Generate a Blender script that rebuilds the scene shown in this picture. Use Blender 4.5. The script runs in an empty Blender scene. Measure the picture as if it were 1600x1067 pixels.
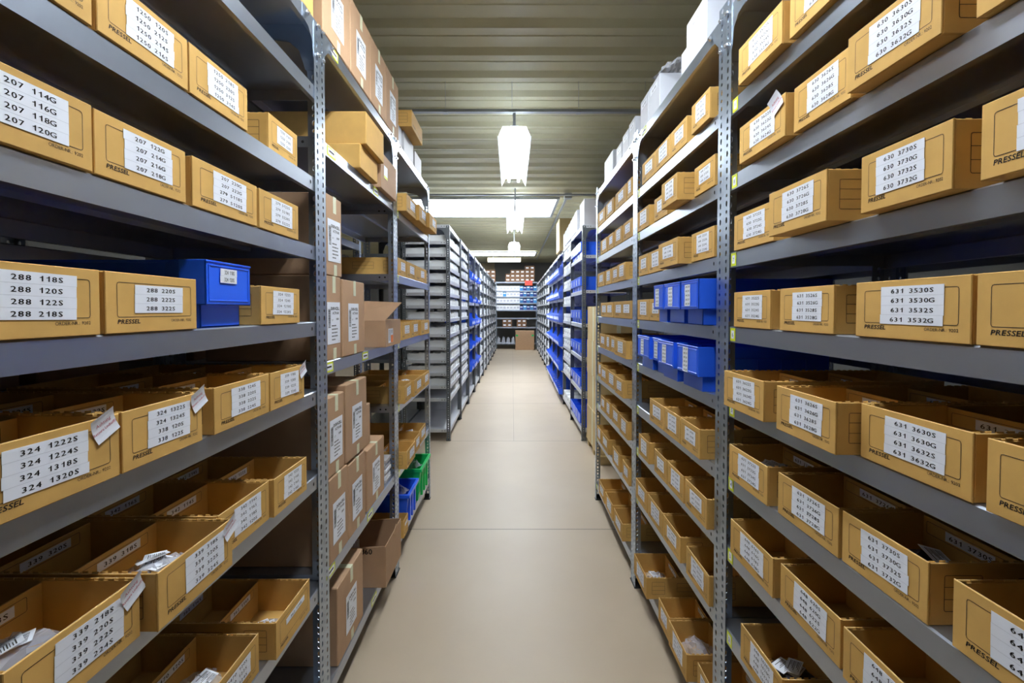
import bpy, bmesh, math, random
from mathutils import Vector, Matrix

R = random.Random(7)
scene = bpy.context.scene
col = scene.collection
PI = math.pi

# ------------------------------------------------------------------ camera
EYE = 1.47                      # lens height above the floor
PITCH = 0.0227
cd = bpy.data.cameras.new('camera'); cam = bpy.data.objects.new('camera', cd); col.objects.link(cam)
cd.sensor_width = 36; cd.lens = 700 / 1600 * 36
cd.shift_y = -0.0210
cd.clip_start = 0.05; cd.clip_end = 100
cam.location = (0, 0, EYE); cam.rotation_euler = (PI / 2 - PITCH, 0, 0)
scene.camera = cam

# ------------------------------------------------------------------ world, exposure
w = bpy.data.worlds.new('world'); scene.world = w; w.use_nodes = True
w.node_tree.nodes['Background'].inputs[0].default_value = (.75, .85, 1, 1)
w.node_tree.nodes['Background'].inputs[1].default_value = .5
vs = scene.view_settings
vs.view_transform = 'Standard'; vs.look = 'None'; vs.gamma = 1; vs.use_curve_mapping = False
vs.exposure = 1.18
TUBE_POWER = 62.0
SKY_POWER = 7.5

# ------------------------------------------------------------------ materials
def new_mat(name):
    m = bpy.data.materials.new(name); m.use_nodes = True
    nt = m.node_tree; b = nt.nodes['Principled BSDF']
    return m, nt, b

def plain(name, c, rough=.5, metal=0., spec=.5, noise=0., nscale=8., bump=0., stretch=(1, 1, 1), emit=0., rand=0., coat=0.):
    m, nt, b = new_mat(name)
    b.inputs['Base Color'].default_value = (*c, 1); b.inputs['Roughness'].default_value = rough
    b.inputs['Metallic'].default_value = metal; b.inputs['Specular IOR Level'].default_value = spec
    if coat: b.inputs['Coat Weight'].default_value = coat
    if emit:
        b.inputs['Emission Color'].default_value = (*c, 1); b.inputs['Emission Strength'].default_value = emit
    if noise or bump or rand:
        tc = nt.nodes.new('ShaderNodeTexCoord'); mp = nt.nodes.new('ShaderNodeMapping')
        mp.inputs['Scale'].default_value = stretch
        nt.links.new(tc.outputs['Object'], mp.inputs['Vector'])
        n = nt.nodes.new('ShaderNodeTexNoise'); n.inputs['Scale'].default_value = nscale; n.inputs['Detail'].default_value = 5
        oi = nt.nodes.new('ShaderNodeObjectInfo')
        ad = nt.nodes.new('ShaderNodeVectorMath'); ad.operation = 'ADD'
        cx = nt.nodes.new('ShaderNodeCombineXYZ')
        mu = nt.nodes.new('ShaderNodeMath'); mu.operation = 'MULTIPLY'; mu.inputs[1].default_value = 13.7
        nt.links.new(oi.outputs['Random'], mu.inputs[0]); nt.links.new(mu.outputs[0], cx.inputs[0]); nt.links.new(mu.outputs[0], cx.inputs[1])
        nt.links.new(mp.outputs[0], ad.inputs[0]); nt.links.new(cx.outputs[0], ad.inputs[1])
        nt.links.new(ad.outputs[0], n.inputs['Vector'])
        if noise or rand:
            # value = 1 + noise*(n-.5)*2 + rand*(random-.5)*2
            a1 = nt.nodes.new('ShaderNodeMath'); a1.operation = 'MULTIPLY_ADD'; a1.inputs[1].default_value = 2 * noise; a1.inputs[2].default_value = 1 - noise - rand
            nt.links.new(n.outputs['Fac'], a1.inputs[0])
            a2 = nt.nodes.new('ShaderNodeMath'); a2.operation = 'MULTIPLY_ADD'; a2.inputs[1].default_value = 2 * rand
            nt.links.new(oi.outputs['Random'], a2.inputs[0]); nt.links.new(a1.outputs[0], a2.inputs[2])
            hv = nt.nodes.new('ShaderNodeHueSaturation'); hv.inputs['Color'].default_value = (*c, 1)
            nt.links.new(a2.outputs[0], hv.inputs['Value']); nt.links.new(hv.outputs[0], b.inputs['Base Color'])
        if bump:
            bp = nt.nodes.new('ShaderNodeBump'); bp.inputs['Strength'].default_value = bump; bp.inputs['Distance'].default_value = .002
            nt.links.new(n.outputs['Fac'], bp.inputs['Height']); nt.links.new(bp.outputs[0], b.inputs['Normal'])
    return m

def emitter(name, c, s):
    m, nt, b = new_mat(name)
    b.inputs['Base Color'].default_value = (*c, 1)
    b.inputs['Emission Color'].default_value = (*c, 1); b.inputs['Emission Strength'].default_value = s
    return m

M = {}
M['card'] = plain('golden_cardboard', (.63, .375, .108), .72, noise=.13, nscale=22, bump=.25, rand=.05, spec=.3)
M['card_edge'] = plain('cardboard_cut_edge', (.68, .48, .24), .8, noise=.25, nscale=300, spec=.2)
M['kraft'] = plain('brown_kraft_cardboard', (.47, .295, .175), .72, noise=.10, nscale=16, bump=.2, rand=.05, spec=.3)
M['kraft_dark'] = plain('dark_brown_cardboard', (.20, .105, .055), .75, noise=.1, nscale=10)
M['yellowcard'] = plain('pale_cardboard', (.62, .46, .22), .75, noise=.08, nscale=9)
M['tape'] = plain('cream_paper_tape', (.72, .72, .52), .45, noise=.06, nscale=40)
M['ink'] = plain('black_print', (.018, .014, .012), .6)
M['ink_red'] = plain('red_print', (.55, .04, .10), .6)
M['line'] = plain('grey_strip_line', (.48, .49, .56), .7)
M['paper'] = plain('white_sticker_paper', (.87, .90, .98), .55, noise=.02, nscale=30)
M['whitecard'] = plain('white_carton', (.64, .66, .72), .6, noise=.03, nscale=10)
M['traywhite'] = plain('white_tray_board', (.84, .86, .88), .6, noise=.03, nscale=10)
M['greycard'] = plain('light_grey_carton', (.50, .49, .52), .6)
M['galv'] = plain('galvanised_steel', (.43, .50, .60), .34, metal=.9, noise=.12, nscale=18, stretch=(1, 1, 1), bump=.12)
M['shelfmetal'] = plain('zinc_shelf_steel', (.44, .49, .58), .33, metal=.9, noise=.09, nscale=6, stretch=(1, .3, 1))
M['palemetal'] = plain('pale_zinc_steel', (.66, .68, .72), .42, metal=.45, noise=.06, nscale=6)
M['shaded_post'] = plain('shaded_post_steel', (.15, .165, .18), .42, metal=.5, noise=.2, nscale=20)  # galvanised steel darkened: the shade on the far posts is in the colour
M['bolt'] = plain('bright_bolt_steel', (.8, .8, .82), .25, metal=.9)
M['hole'] = plain('punched_hole_black', (.01, .01, .012), .8)
M['yellow'] = plain('yellow_green_label', (.72, .80, .02), .5)
M['blue'] = plain('blue_plastic', (.022, .135, .92), .28, noise=.03, nscale=4, coat=.15)
M['bluepale'] = plain('light_blue_plastic', (.10, .20, .85), .35)
M['green'] = plain('green_plastic', (.01, .55, .13), .35)
M['magenta'] = plain('magenta_print', (.55, .04, .36), .5)
M['orange'] = plain('orange_print', (.85, .20, .02), .5)
M['redsign'] = plain('red_orange_sign', (.85, .10, .05), .5)
M['darkfill'] = plain('dark_goods', (.05, .045, .06), .5, noise=.5, nscale=40)
M['whitegoods'] = plain('white_small_goods', (.80, .82, .84), .5, noise=.12, nscale=30, rand=.06)
M['cyan'] = plain('blue_packaging', (.05, .22, .50), .4, rand=.3)
M['navy'] = plain('navy_packaging', (.03, .05, .22), .4, rand=.3)
M['black'] = plain('black_rubber', (.02, .02, .02), .6)
M['wallgrey'] = plain('grey_wall_paint', (.26, .26, .255), .8, noise=.06, nscale=3)
M['wallbeige'] = plain('beige_panel', (.55, .45, .30), .7, noise=.08, nscale=5)
M['ceil'] = plain('olive_beige_sheet_metal', (.52, .49, .32), .5, metal=0., noise=.06, nscale=2.5, stretch=(.2, 1, 1))
M['rail'] = plain('grey_steel_rail', (.38, .40, .42), .4, metal=.5)
def hood_mat():
    m, nt, b = new_mat('opal_acrylic_reflector')
    b.inputs['Base Color'].default_value = (.92, .94, .97, 1); b.inputs['Roughness'].default_value = .35
    tr = nt.nodes.new('ShaderNodeBsdfTranslucent'); tr.inputs[0].default_value = (.95, .97, 1, 1)
    mx = nt.nodes.new('ShaderNodeMixShader'); mx.inputs[0].default_value = .55
    nt.links.new(b.outputs[0], mx.inputs[1]); nt.links.new(tr.outputs[0], mx.inputs[2]); nt.links.new(mx.outputs[0], nt.nodes['Material Output'].inputs[0])
    return m
M['hood'] = hood_mat()
M['tube'] = emitter('lit_fluorescent_tube', (.90, .96, 1.0), TUBE_POWER)
M['sky'] = emitter('daylit_skylight_glazing', (.86, .93, 1.0), SKY_POWER)
M['striplit'] = emitter('lit_strip_lamp', (1.0, .98, .9), 2.5)

def bag_mat():
    m, nt, b = new_mat('clear_plastic_film')
    b.inputs['Base Color'].default_value = (.75, .77, .86, 1); b.inputs['Roughness'].default_value = .16
    b.inputs['Specular IOR Level'].default_value = .8
    tr = nt.nodes.new('ShaderNodeBsdfTransparent'); mx = nt.nodes.new('ShaderNodeMixShader'); mx.inputs[0].default_value = .42
    out = nt.nodes['Material Output']
    nt.links.new(tr.outputs[0], mx.inputs[1]); nt.links.new(b.outputs[0], mx.inputs[2]); nt.links.new(mx.outputs[0], out.inputs[0])
    return m
M['bag'] = bag_mat()

def floor_mat():
    m, nt, b = new_mat('beige_vinyl_floor')
    tc = nt.nodes.new('ShaderNodeTexCoord')
    n = nt.nodes.new('ShaderNodeTexNoise'); n.inputs['Scale'].default_value = 1.6; n.inputs['Detail'].default_value = 6
    n2 = nt.nodes.new('ShaderNodeTexNoise'); n2.inputs['Scale'].default_value = 60; n2.inputs['Detail'].default_value = 3
    nt.links.new(tc.outputs['Object'], n.inputs['Vector']); nt.links.new(tc.outputs['Object'], n2.inputs['Vector'])
    cr = nt.nodes.new('ShaderNodeValToRGB')
    cr.color_ramp.elements[0].position = .3; cr.color_ramp.elements[0].color = (.455, .365, .262, 1)
    cr.color_ramp.elements[1].position = .7; cr.color_ramp.elements[1].color = (.500, .410, .300, 1)
    nt.links.new(n.outputs['Fac'], cr.inputs[0])
    sep = nt.nodes.new('ShaderNodeSeparateXYZ'); nt.links.new(tc.outputs['Object'], sep.inputs[0])
    def mth(op, a, bb=None, c=None):
        x = nt.nodes.new('ShaderNodeMath'); x.operation = op
        for i, v in enumerate((a, bb, c)):
            if v is None: continue
            if isinstance(v, (int, float)): x.inputs[i].default_value = v
            else: nt.links.new(v, x.inputs[i])
        return x.outputs[0]
    # cross seams every 2.02 m, a lengthwise seam between the rolls
    fy = mth('ABSOLUTE', mth('SUBTRACT', mth('FRACT', mth('DIVIDE', mth('ADD', sep.outputs[1], 20.2 - 2.97), 2.02)), .5))
    sy = mth('GREATER_THAN', fy, .5 - .0017)
    sx = mth('LESS_THAN', mth('ABSOLUTE', mth('SUBTRACT', sep.outputs[0], .02)), .0025)
    sx = mth('MULTIPLY', sx, mth('GREATER_THAN', sep.outputs[1], 4.99))
    sm = mth('MAXIMUM', sy, mth('MULTIPLY', sx, .5))
    mx = nt.nodes.new('ShaderNodeMixRGB'); mx.inputs[2].default_value = (.10, .085, .07, 1)
    nt.links.new(sm, mx.inputs[0]); nt.links.new(cr.outputs[0], mx.inputs[1])
    nt.links.new(mx.outputs[0], b.inputs['Base Color'])
    b.inputs['Roughness'].default_value = .42; b.inputs['Specular IOR Level'].default_value = .45
    bp = nt.nodes.new('ShaderNodeBump'); bp.inputs['Strength'].default_value = .05; bp.inputs['Distance'].default_value = .003
    nt.links.new(n2.outputs['Fac'], bp.inputs['Height']); nt.links.new(bp.outputs[0], b.inputs['Normal'])
    return m
M['floor'] = floor_mat()

# ------------------------------------------------------------------ mesh helpers
class MB:
    def __init__(s): s.v = []; s.f = []; s.m = []
    def box(s, x0, x1, y0, y1, z0, z1, m=0):
        n = len(s.v)
        s.v += [(x0, y0, z0), (x1, y0, z0), (x1, y1, z0), (x0, y1, z0), (x0, y0, z1), (x1, y0, z1), (x1, y1, z1), (x0, y1, z1)]
        for q in ((0, 3, 2, 1), (4, 5, 6, 7), (0, 1, 5, 4), (1, 2, 6, 5), (2, 3, 7, 6), (3, 0, 4, 7)):
            s.f.append(tuple(n + i for i in q)); s.m.append(m)
        return s
    def poly(s, pts, m=0):
        n = len(s.v); s.v += [tuple(p) for p in pts]; s.f.append(tuple(range(n, n + len(pts)))); s.m.append(m); return s
    def prism(s, pts, d, m=0):
        """polygon pts (3-D, planar) pushed along vector d"""
        n = len(s.v); k = len(pts); d = Vector(d)
        s.v += [tuple(p) for p in pts] + [tuple(Vector(p) + d) for p in pts]
        s.f.append(tuple(range(n, n + k))); s.m.append(m)
        s.f.append(tuple(reversed(range(n + k, n + 2 * k)))); s.m.append(m)
        for i in range(k):
            j = (i + 1) % k
            s.f.append((n + i, n + k + i, n + k + j, n + j)); s.m.append(m)
        return s
    def cyl(s, c, r, d, m=0, k=12, r2=None):
        c = Vector(c); d = Vector(d); a = d.normalized()
        u = a.orthogonal().normalized(); v = a.cross(u); r2 = r if r2 is None else r2
        n = len(s.v)
        for i in range(k):
            t = 2 * PI * i / k; s.v.append(tuple(c + (u * math.cos(t) + v * math.sin(t)) * r))
        for i in range(k):
            t = 2 * PI * i / k; s.v.append(tuple(c + d + (u * math.cos(t) + v * math.sin(t)) * r2))
        s.f.append(tuple(reversed(range(n, n + k)))); s.f.append(tuple(range(n + k, n + 2 * k))); s.m += [m, m]
        for i in range(k):
            j = (i + 1) % k
            s.f.append((n + i, n + j, n + k + j, n + k + i)); s.m.append(m)
        return s
    def mesh(s, name, mats, bevel=0., recalc=True):
        me = bpy.data.meshes.new(name); me.from_pydata(s.v, [], s.f)
        for q in mats: me.materials.append(M[q])
        me.polygons.foreach_set('material_index', s.m)
        if bevel or recalc:
            bm = bmesh.new(); bm.from_mesh(me)
            if recalc: bmesh.ops.recalc_face_normals(bm, faces=bm.faces)
            if bevel:
                es = [e for e in bm.edges if len(e.link_faces) == 2 and e.calc_length() > bevel * 3 and e.calc_face_angle(0) > .5]
                bmesh.ops.bevel(bm, geom=es, offset=bevel, segments=1, affect='EDGES', clamp_overlap=True)
            bm.to_mesh(me); bm.free()
        me.update()
        return me

def link(name, me, parent=None, loc=(0, 0, 0), rot=(0, 0, 0), scl=(1, 1, 1)):
    o = bpy.data.objects.new(name, me); col.objects.link(o)
    o.location = loc; o.rotation_euler = rot; o.scale = scl
    if parent: o.parent = parent
    return o
def tag(o, label, cat, group=None):
    o['label'] = label; o['category'] = cat
    if group: o['group'] = group
    return o
def thing(name, label, cat, loc=(0, 0, 0), rz=0, group=None):
    return tag(link(name, None, None, loc, (0, 0, rz)), label, cat, group)
def struct(name, me, loc=(0, 0, 0), parent=None):
    o = link(name, me, parent, loc)
    if parent is None: o['kind'] = 'structure'
    return o

# ------------------------------------------------------------------ lettering
_gl = {}
def glyph(ch):
    if ch in _gl: return _gl[ch]
    if ch == '1':
        _gl[ch] = ([(.20, 0), (.295, 0), (.295, .72), (.20, .72), (.20, .60), (.02, .52), (.02, .44), (.20, .50)], [(0, 1, 2, 3), (5, 6, 7, 4)], .32)
        return _gl[ch]
    cu = bpy.data.curves.new('glyph', 'FONT'); cu.body = ch; cu.resolution_u = 2
    ob = bpy.data.objects.new('glyph', cu); me = bpy.data.meshes.new_from_object(ob)
    vs_ = [(v.co.x, v.co.y) for v in me.vertices]; fs = [tuple(p.vertices) for p in me.polygons]
    bpy.data.objects.remove(ob); bpy.data.meshes.remove(me); bpy.data.curves.remove(cu)
    if vs_:
        x0 = min(v[0] for v in vs_); x1 = max(v[0] for v in vs_)
        vs_ = [(v[0] - x0, v[1]) for v in vs_]; _gl[ch] = (vs_, fs, x1 - x0)
    else: _gl[ch] = ([], [], .28)
    return _gl[ch]
def text_w(s, wx, mono):
    return sum((mono if ch != ' ' else mono * .9) if mono else (glyph(ch)[2] + .09) for ch in s) * wx
def text(mb, s, y, z, size, wx=1., x=.0, m=1, align='c', slant=0., mono=.585, rot=None, bold=0., bold2=0.):
    """letters in the y-z plane facing +x, reading along +y; size = em, wx widens"""
    W = text_w(s, size * wx, mono)
    a = y - W / 2 if align == 'c' else (y - W if align == 'r' else y)
    reps = [(0, 0)] if not bold else [(-bold, 0), (bold, 0), (0, bold), (0, -bold)]
    if bold2: reps = [(-bold2, 0), (bold2, .00008)]
    for ch in s:
        vs_, fs, gw = glyph(ch)
        adv = (mono if ch != ' ' else mono * .9) if mono else gw + .09
        off = (adv - gw) / 2 if mono else .045
        for dy, dz in reps:
            n = len(mb.v)
            for vx, vy in vs_:
                yy = a + (vx + off + slant * vy) * size * wx + dy; zz = z + vy * size + dz
                if rot:
                    yy, zz = y + (yy - y) * math.cos(rot) - (zz - z) * math.sin(rot), z + (yy - y) * math.sin(rot) + (zz - z) * math.cos(rot)
                mb.v.append((x, yy, zz))
            for f in fs:
                mb.f.append(tuple(n + i for i in f)); mb.m.append(m)
        a += adv * size * wx

def outline(mb, y0, y1, z0, z1, x, t=.0009, m=1, plane='x', r=.004):
    """thin printed rounded rectangle"""
    pts_o = []; pts_i = []
    for cy, cz, a0 in ((y1 - r, z1 - r, 0), (y0 + r, z1 - r, 90), (y0 + r, z0 + r, 180), (y1 - r, z0 + r, 270)):
        for k in range(3):
            a = math.radians(a0 + 45 * k)
            pts_o.append((cy + r * math.cos(a), cz + r * math.sin(a))); pts_i.append((cy + (r - t) * math.cos(a), cz + (r - t) * math.sin(a)))
    n = len(mb.v); k = len(pts_o)
    P = (lambda a, b: (x, a, b)) if plane == 'x' else (lambda a, b: (a, x, b))
    mb.v += [P(*p) for p in pts_o] + [P(*p) for p in pts_i]
    for i in range(k):
        j = (i + 1) % k
        mb.f.append((n + i, n + j, n + k + j, n + k + i)); mb.m.append(m)

# ------------------------------------------------------------------ shelving units
HP = 0.025
def perforated(mb, w, H, P, r=.0055, t=.0018, m=0):
    """perforated strip; P(a, b, c): a across 0..w, b up, c through"""
    k = int(H / HP)
    for i in range(k):
        z0 = i * HP; zc = z0 + HP / 2; sl = .0035 if i % 2 else 0.
        outer = [(0, z0), (w / 2, z0), (w, z0), (w, zc), (w, z0 + HP), (w / 2, z0 + HP), (0, z0 + HP), (0, zc)]
        ring = []
        for q in range(8):
            a = math.radians(225 + 45 * q)
            ring.append((w / 2 + r * math.cos(a), zc + r * math.sin(a) + (sl if math.sin(a) > .1 else (-sl if math.sin(a) < -.1 else 0))))
        n = len(mb.v)
        for c in (0, t):
            mb.v += [P(p[0], p[1], c) for p in outer] + [P(p[0], p[1], c) for p in ring]
        for q in range(8):
            s_ = (q + 1) % 8
            mb.f.append((n + q, n + s_, n + 8 + s_, n + 8 + q)); mb.f.append((n + 16 + q, n + 24 + q, n + 24 + s_, n + 16 + s_))
            mb.f.append((n + 8 + q, n + 8 + s_, n + 24 + s_, n + 24 + q)); mb.m += [m] * 3
        for q in (0, 1, 2, 3, 4, 5, 6, 7):
            if i and q in (0, 1): continue
            if i < k - 1 and q in (4, 5): continue
            s_ = (q + 1) % 8
            mb.f.append((n + q, n + 16 + q, n + 16 + s_, n + s_)); mb.m.append(m)

_posts = {}
def post_mesh(H, mat, w=.040):
    key = (round(H, 3), mat)
    if key not in _posts:
        mb = MB()
        perforated(mb, w, H, lambda a, b, c: (-c, a, b + .004))
        perforated(mb, w, H, lambda a, b, c: (-a, c, b + .004))
        _posts[key] = mb.mesh('post_' + mat, [mat], recalc=False)
    return _posts[key]
FOOT = MB().box(-.046, .004, .0005, .046, 0, .0038).box(-.044, -.002, .003, .007, .0038, .03).mesh('foot_plate', ['black'])

_shelves = {}
def shelf_mesh(W, D, mat):
    key = (round(W, 3), round(D, 3), mat)
    if key not in _shelves:
        mb = MB(); y0, y1 = .003, W - .003; xf, xb = -.0032, -D + .0032; h = .046
        c = .003
        # folded pan: top, chamfered nose, front lip, bottom return (front and back)
        def prof(sgn, xe):
            a = [(xe - sgn * c, 0), (xe, -c), (xe, -h), (xe - sgn * .014, -h), (xe - sgn * .014, -h + .0015), (xe - sgn * .0015, -h + .0015), (xe - sgn * .0015, -c - .001), (xe - sgn * c, -.0015)]
            mb.prism([(p[0], y0, p[1]) for p in a], (0, y1 - y0, 0))
        prof(1, xf); prof(-1, xb)
        mb.box(xb + c, xf - c, y0, y1, -.0015, 0)
        mb.box(xb + .004, xf - .004, y0, y0 + .0015, -.036, -.0015); mb.box(xb + .004, xf - .004, y1 - .0015, y1, -.036, -.0015)
        mb.box(-D * .5 - .02, -D * .5 + .02, y0 + .01, y1 - .01, -.014, -.0015)   # stiffener
        for yy in (y0 + .065, y1 - .065):
            for side in (xf, ):
                n = 8; pts = [(side + .0004, yy + .0042 * math.cos(2 * PI * i / n), -.022 + .0065 * math.sin(2 * PI * i / n)) for i in range(n)]
                mb.poly(pts, 1)
        for xx in (-.06, -.09, -D + .06):
            for yy, s_ in ((y0 - .0004, 1), (y1 + .0004, -1)):
                pts = [(xx + .005 * math.cos(2 * PI * i / 8), yy, -.018 + .005 * math.sin(2 * PI * i / 8)) for i in range(8)]
                mb.poly(pts, 1)
        _shelves[key] = mb.mesh('shelf', [mat, 'hole'], recalc=True)
    return _shelves[key]

def gusset_mesh():
    mb = MB()
    pts = [(0, 0), (.115, 0), (.115, -.042), (.075, -.050), (.050, -.075), (.040, -.13), (0, -.13)]
    mb.prism([(-.0031, p[0], p[1]) for p in pts], (.0010, 0, 0))
    return mb.mesh('gusset', ['galv'])
def gusset_side_mesh(mat):
    mb = MB()
    pts = [(-.002, 0), (-.17, 0), (-.17, -.044), (-.10, -.055), (-.065, -.085), (-.045, -.15), (-.002, -.15)]
    mb.prism([(p[0], -.0022, p[1]) for p in pts], (0, .0016, 0))
    return mb.mesh('end_gusset', [mat])
GUS = gusset_mesh(); GSD = {'galv': gusset_side_mesh('galv'), 'shaded_post': gusset_side_mesh('shaded_post')}
BOLT = MB().cyl((0, 0, 0), .0075, (.006, 0, 0), 0, 6).cyl((.006, 0, 0), .004, (.004, 0, 0), 0, 8).mesh('bolt', ['bolt'])
_yl = {}
def level_label(d):
    if d not in _yl:
        mb = MB().box(0, .0005, -.015, .015, -.019, .019, 0)
        mb.box(.0005, .0007, -.008, .008, -.012, .012, 1); text(mb, d, 0, -.006, .016, x=.0009, m=2)
        _yl[d] = mb.mesh('level_label', ['yellow', 'paper', 'ink'], recalc=False)
    return _yl[d]
LONG_LABEL = MB().box(0, .0005, -.038, .038, -.017, .017, 0).box(.0005, .0007, -.030, .030, -.011, .011, 1).box(.0007, .0009, -.022, .022, -.002, .004, 2).mesh('shelf_sticker', ['yellow', 'paper', 'ink'])

def unit(loc, rz, W, D, H, levels, label, group=None, post='galv', shelf='shelfmetal', near=False, ylab=False, longs=()):
    """shelving unit: local front plane x=0 facing +x, width along +y from 0, depth towards -x"""
    t = thing('shelving_unit', label, 'shelving unit', loc, rz, group)
    pm = post_mesh(H, post)
    for (x, y, sx, sy) in ((0, 0, 1, 1), (0, W, 1, -1), (-D, 0, -1, 1), (-D, W, -1, -1)):
        p = link('post', pm, t, (x, y, 0), (0, 0, 0), (sx, sy, 1))
        link('foot_plate', FOOT, p)
    sm = shelf_mesh(W, D, shelf)
    for i, z in enumerate(levels):
        s_ = link('shelf', sm, t, (0, 0, z))
        if ylab and i:
            e = link('level_label', level_label(str(len(levels) - i)), s_, (-.0028, .062 if near else .058, -.023)); e['label'] = 'yellow level label with a number'
        for (li, yy) in longs:
            if li == i:
                e = link('shelf_sticker', LONG_LABEL, s_, (-.0028, yy, -.022)); e['label'] = 'yellow and white shelf sticker'
    zt = levels[0]
    if near:
        for y, sy in ((0, 1), (W, -1)):
            g = link('gusset', GUS, t, (0, y, zt - .0005), (0, 0, 0), (1, sy, 1))
            for by, bz in ((.018, -.015), (.018, -.11), (.095, -.022)):
                link('bolt', BOLT, g, (.002, by, bz))
    for y, sy in ((0, 1), (W, -1)):
        for x, sx in ((0, 1), (-D, -1)):
            g = link('end_gusset', GSD[post], t, (x, y + sy * .006, zt - .0005), (0, 0, 0), (sx, sy, 1))
    return t

# ------------------------------------------------------------------ golden storage box (open, printed)
BH = .100; BT = .0035
def box_body(W, D, h=BH, two=False, side_print=True):
    mb = MB(); t = BT
    mb.box(-t, 0, -W / 2, W / 2, 0, h)                                 # front
    mb.box(-D, -D + t, -W / 2, W / 2, 0, h)                            # back
    mb.box(-D + t, -t, -W / 2, -W / 2 + t, 0, h - .001); mb.box(-D + t, -t, W / 2 - t, W / 2, 0, h - .001)
    mb.box(-D + t, -t, -W / 2 + t, W / 2 - t, 0, .003)
    # rolled side walls: inner ply with ragged perforated top
    k = 26
    for sgn in (-1, 1):
        yi = sgn * (W / 2 - t)
        for i in range(k):
            x0 = -t - (D - 2 * t) * i / k; x1 = -t - (D - 2 * t) * (i + .62) / k
            mb.box(x1, x0, min(yi, yi - sgn * .0022), max(yi, yi - sgn * .0022), h - .003, h + (.0014 if i % 2 else .0006))
        mb.box(-D + t, -t, min(yi, yi - sgn * .0022), max(yi, yi - sgn * .0022), .003, h - .003)
    me = mb.mesh('box_body', ['card', 'ink', 'card_edge'], bevel=.0012)
    bm = bmesh.new(); bm.from_mesh(me)
    for f in bm.faces:
        if f.normal.z > .9 and f.calc_center_median().z > h - .002: f.material_index = 2
    bm.to_mesh(me); bm.free()
    # print
    pr = MB(); xf = .0003
    outline(pr, -W / 2 + .1 * W, W / 2 - .08 * W, .026, .084, xf, .0009)
    text(pr, 'PRESSEL', -W / 2 + .1 * W, .0155, .0100, 1.25, xf, 1, 'l', .15, 0, bold=.00022)
    text(pr, 'ORDER-NR.: 9202', W / 2 - .08 * W, .0165, .0072, .92, xf, 1, 'r', 0, 0)
    if side_print:
        for yy, s_ in ((-W / 2 - .0003, 1), (W / 2 + .0003, -1)):
            outline(pr, -.085, -.025, .022, .080, yy, .0010, plane='y', r=.003)
            for zz in (.041, .0605): pr.poly([(-.085, yy, zz), (-.025, yy, zz), (-.025, yy, zz + .0009), (-.085, yy, zz + .0009)], 1)
            outline(pr, -.26, -.14, .035, .075, yy, .0010, plane='y', r=.002)
            pr.poly([(-.26, yy, .054), (-.14, yy, .054), (-.14, yy, .0549), (-.26, yy, .0549)], 1)
    pm = pr.mesh('p', ['card', 'ink'], recalc=False)
    bm = bmesh.new(); bm.from_mesh(me); bm.from_mesh(pm); bm.to_mesh(me); bm.free(); bpy.data.meshes.remove(pm)
    return me
BODY_D = .44
BODY = box_body(.2, BODY_D); BODY_TALL = box_body(.2, BODY_D, .118)
def divider_mesh(W, h):
    mb = MB().box(-.003, 0, -W / 2 + .0062, W / 2 - .0062, .003, h)
    me = mb.mesh('divider', ['card', 'ink'], bevel=.0006)
    pr = MB(); outline(pr, -W / 2 + .014, W / 2 - .03, h - .032, h - .008, .0003, .0008, r=.003)
    pm = pr.mesh('p', ['card', 'ink'], recalc=False)
    bm = bmesh.new(); bm.from_mesh(me); bm.from_mesh(pm); bm.to_mesh(me); bm.free(); bpy.data.meshes.remove(pm)
    return me
DIV = divider_mesh(.2, .094)
_st = {}
def sticker(lines, w=.108, pitch=.0160, em=.0103, wx=1.40, sep=True):
    key = (tuple(lines), w, pitch)
    if key in _st: return _st[key]
    mb = MB(); n = len(lines); h = pitch * n; rr = random.Random(hash(lines[0]) % 999 if False else sum(map(ord, lines[0])))
    for i, ln in enumerate(lines):
        zt = h / 2 - i * pitch; j = rr.uniform(-.0012, .0012)
        mb.box(0, .0004, -w / 2 + j, w / 2 + j, zt - pitch, zt, 0)
        if sep and i: mb.box(.0004, .00045, -w / 2, w / 2, zt - .00016, zt + .00016, 2)
        if ln: text(mb, ln, .002 + j, zt - pitch / 2 - em * .36, em, wx, .00065, 1, bold2=.00022)
    _st[key] = mb.mesh('sticker', ['paper', 'ink', 'line'], recalc=False)
    return _st[key]
def mini_sticker(txt):
    return sticker([txt], w=.094, pitch=.0175, em=.0115, wx=1.40)
def tag_mesh():
    mb = MB()
    s = .021; pts = []
    rows = 7
    for i in range(rows):
        a = i / (rows - 1)
        pts.append(a)
    def P(u, v):   # diamond-ish paper, curling over the rim
        y = (u - .5) * 2 * s; z = (v - .5) * 2 * s
        yy = y * math.cos(.45) - z * math.sin(.45); zz = y * math.sin(.45) + z * math.cos(.45)
        return (.0012 + .0035 * (v - .3) ** 2 * 4, yy, zz)
    n = 6
    for i in range(n):
        for j in range(n):
            mb.poly([P(i / n, j / n), P((i + 1) / n, j / n), P((i + 1) / n, (j + 1) / n), P(i / n, (j + 1) / n)], 0)
    tm = MB(); text(tm, 'Achtung', 0, .003, .0085, .9, 0, 1, mono=0); text(tm, "Retoure Lindhoff's", 0, -.007, .0068, .8, 0, 1, mono=0)
    n0 = len(mb.v)
    for (x, y, z) in tm.v:
        yy = y * math.cos(.45) - z * math.sin(.45); zz = y * math.sin(.45) + z * math.cos(.45); v = z / (2 * s) + .5
        mb.v.append((.0017 + .0035 * (v - .3) ** 2 * 4, yy, zz))
    for f in tm.f: mb.f.append(tuple(n0 + i for i in f)); mb.m.append(1)
    return mb.mesh('tag', ['paper', 'ink_red'], recalc=False)
TAG = tag_mesh()

def shift(z, depth):            # depth seen along the tilted lens axis -> floor distance
    return depth + PITCH * z

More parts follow.
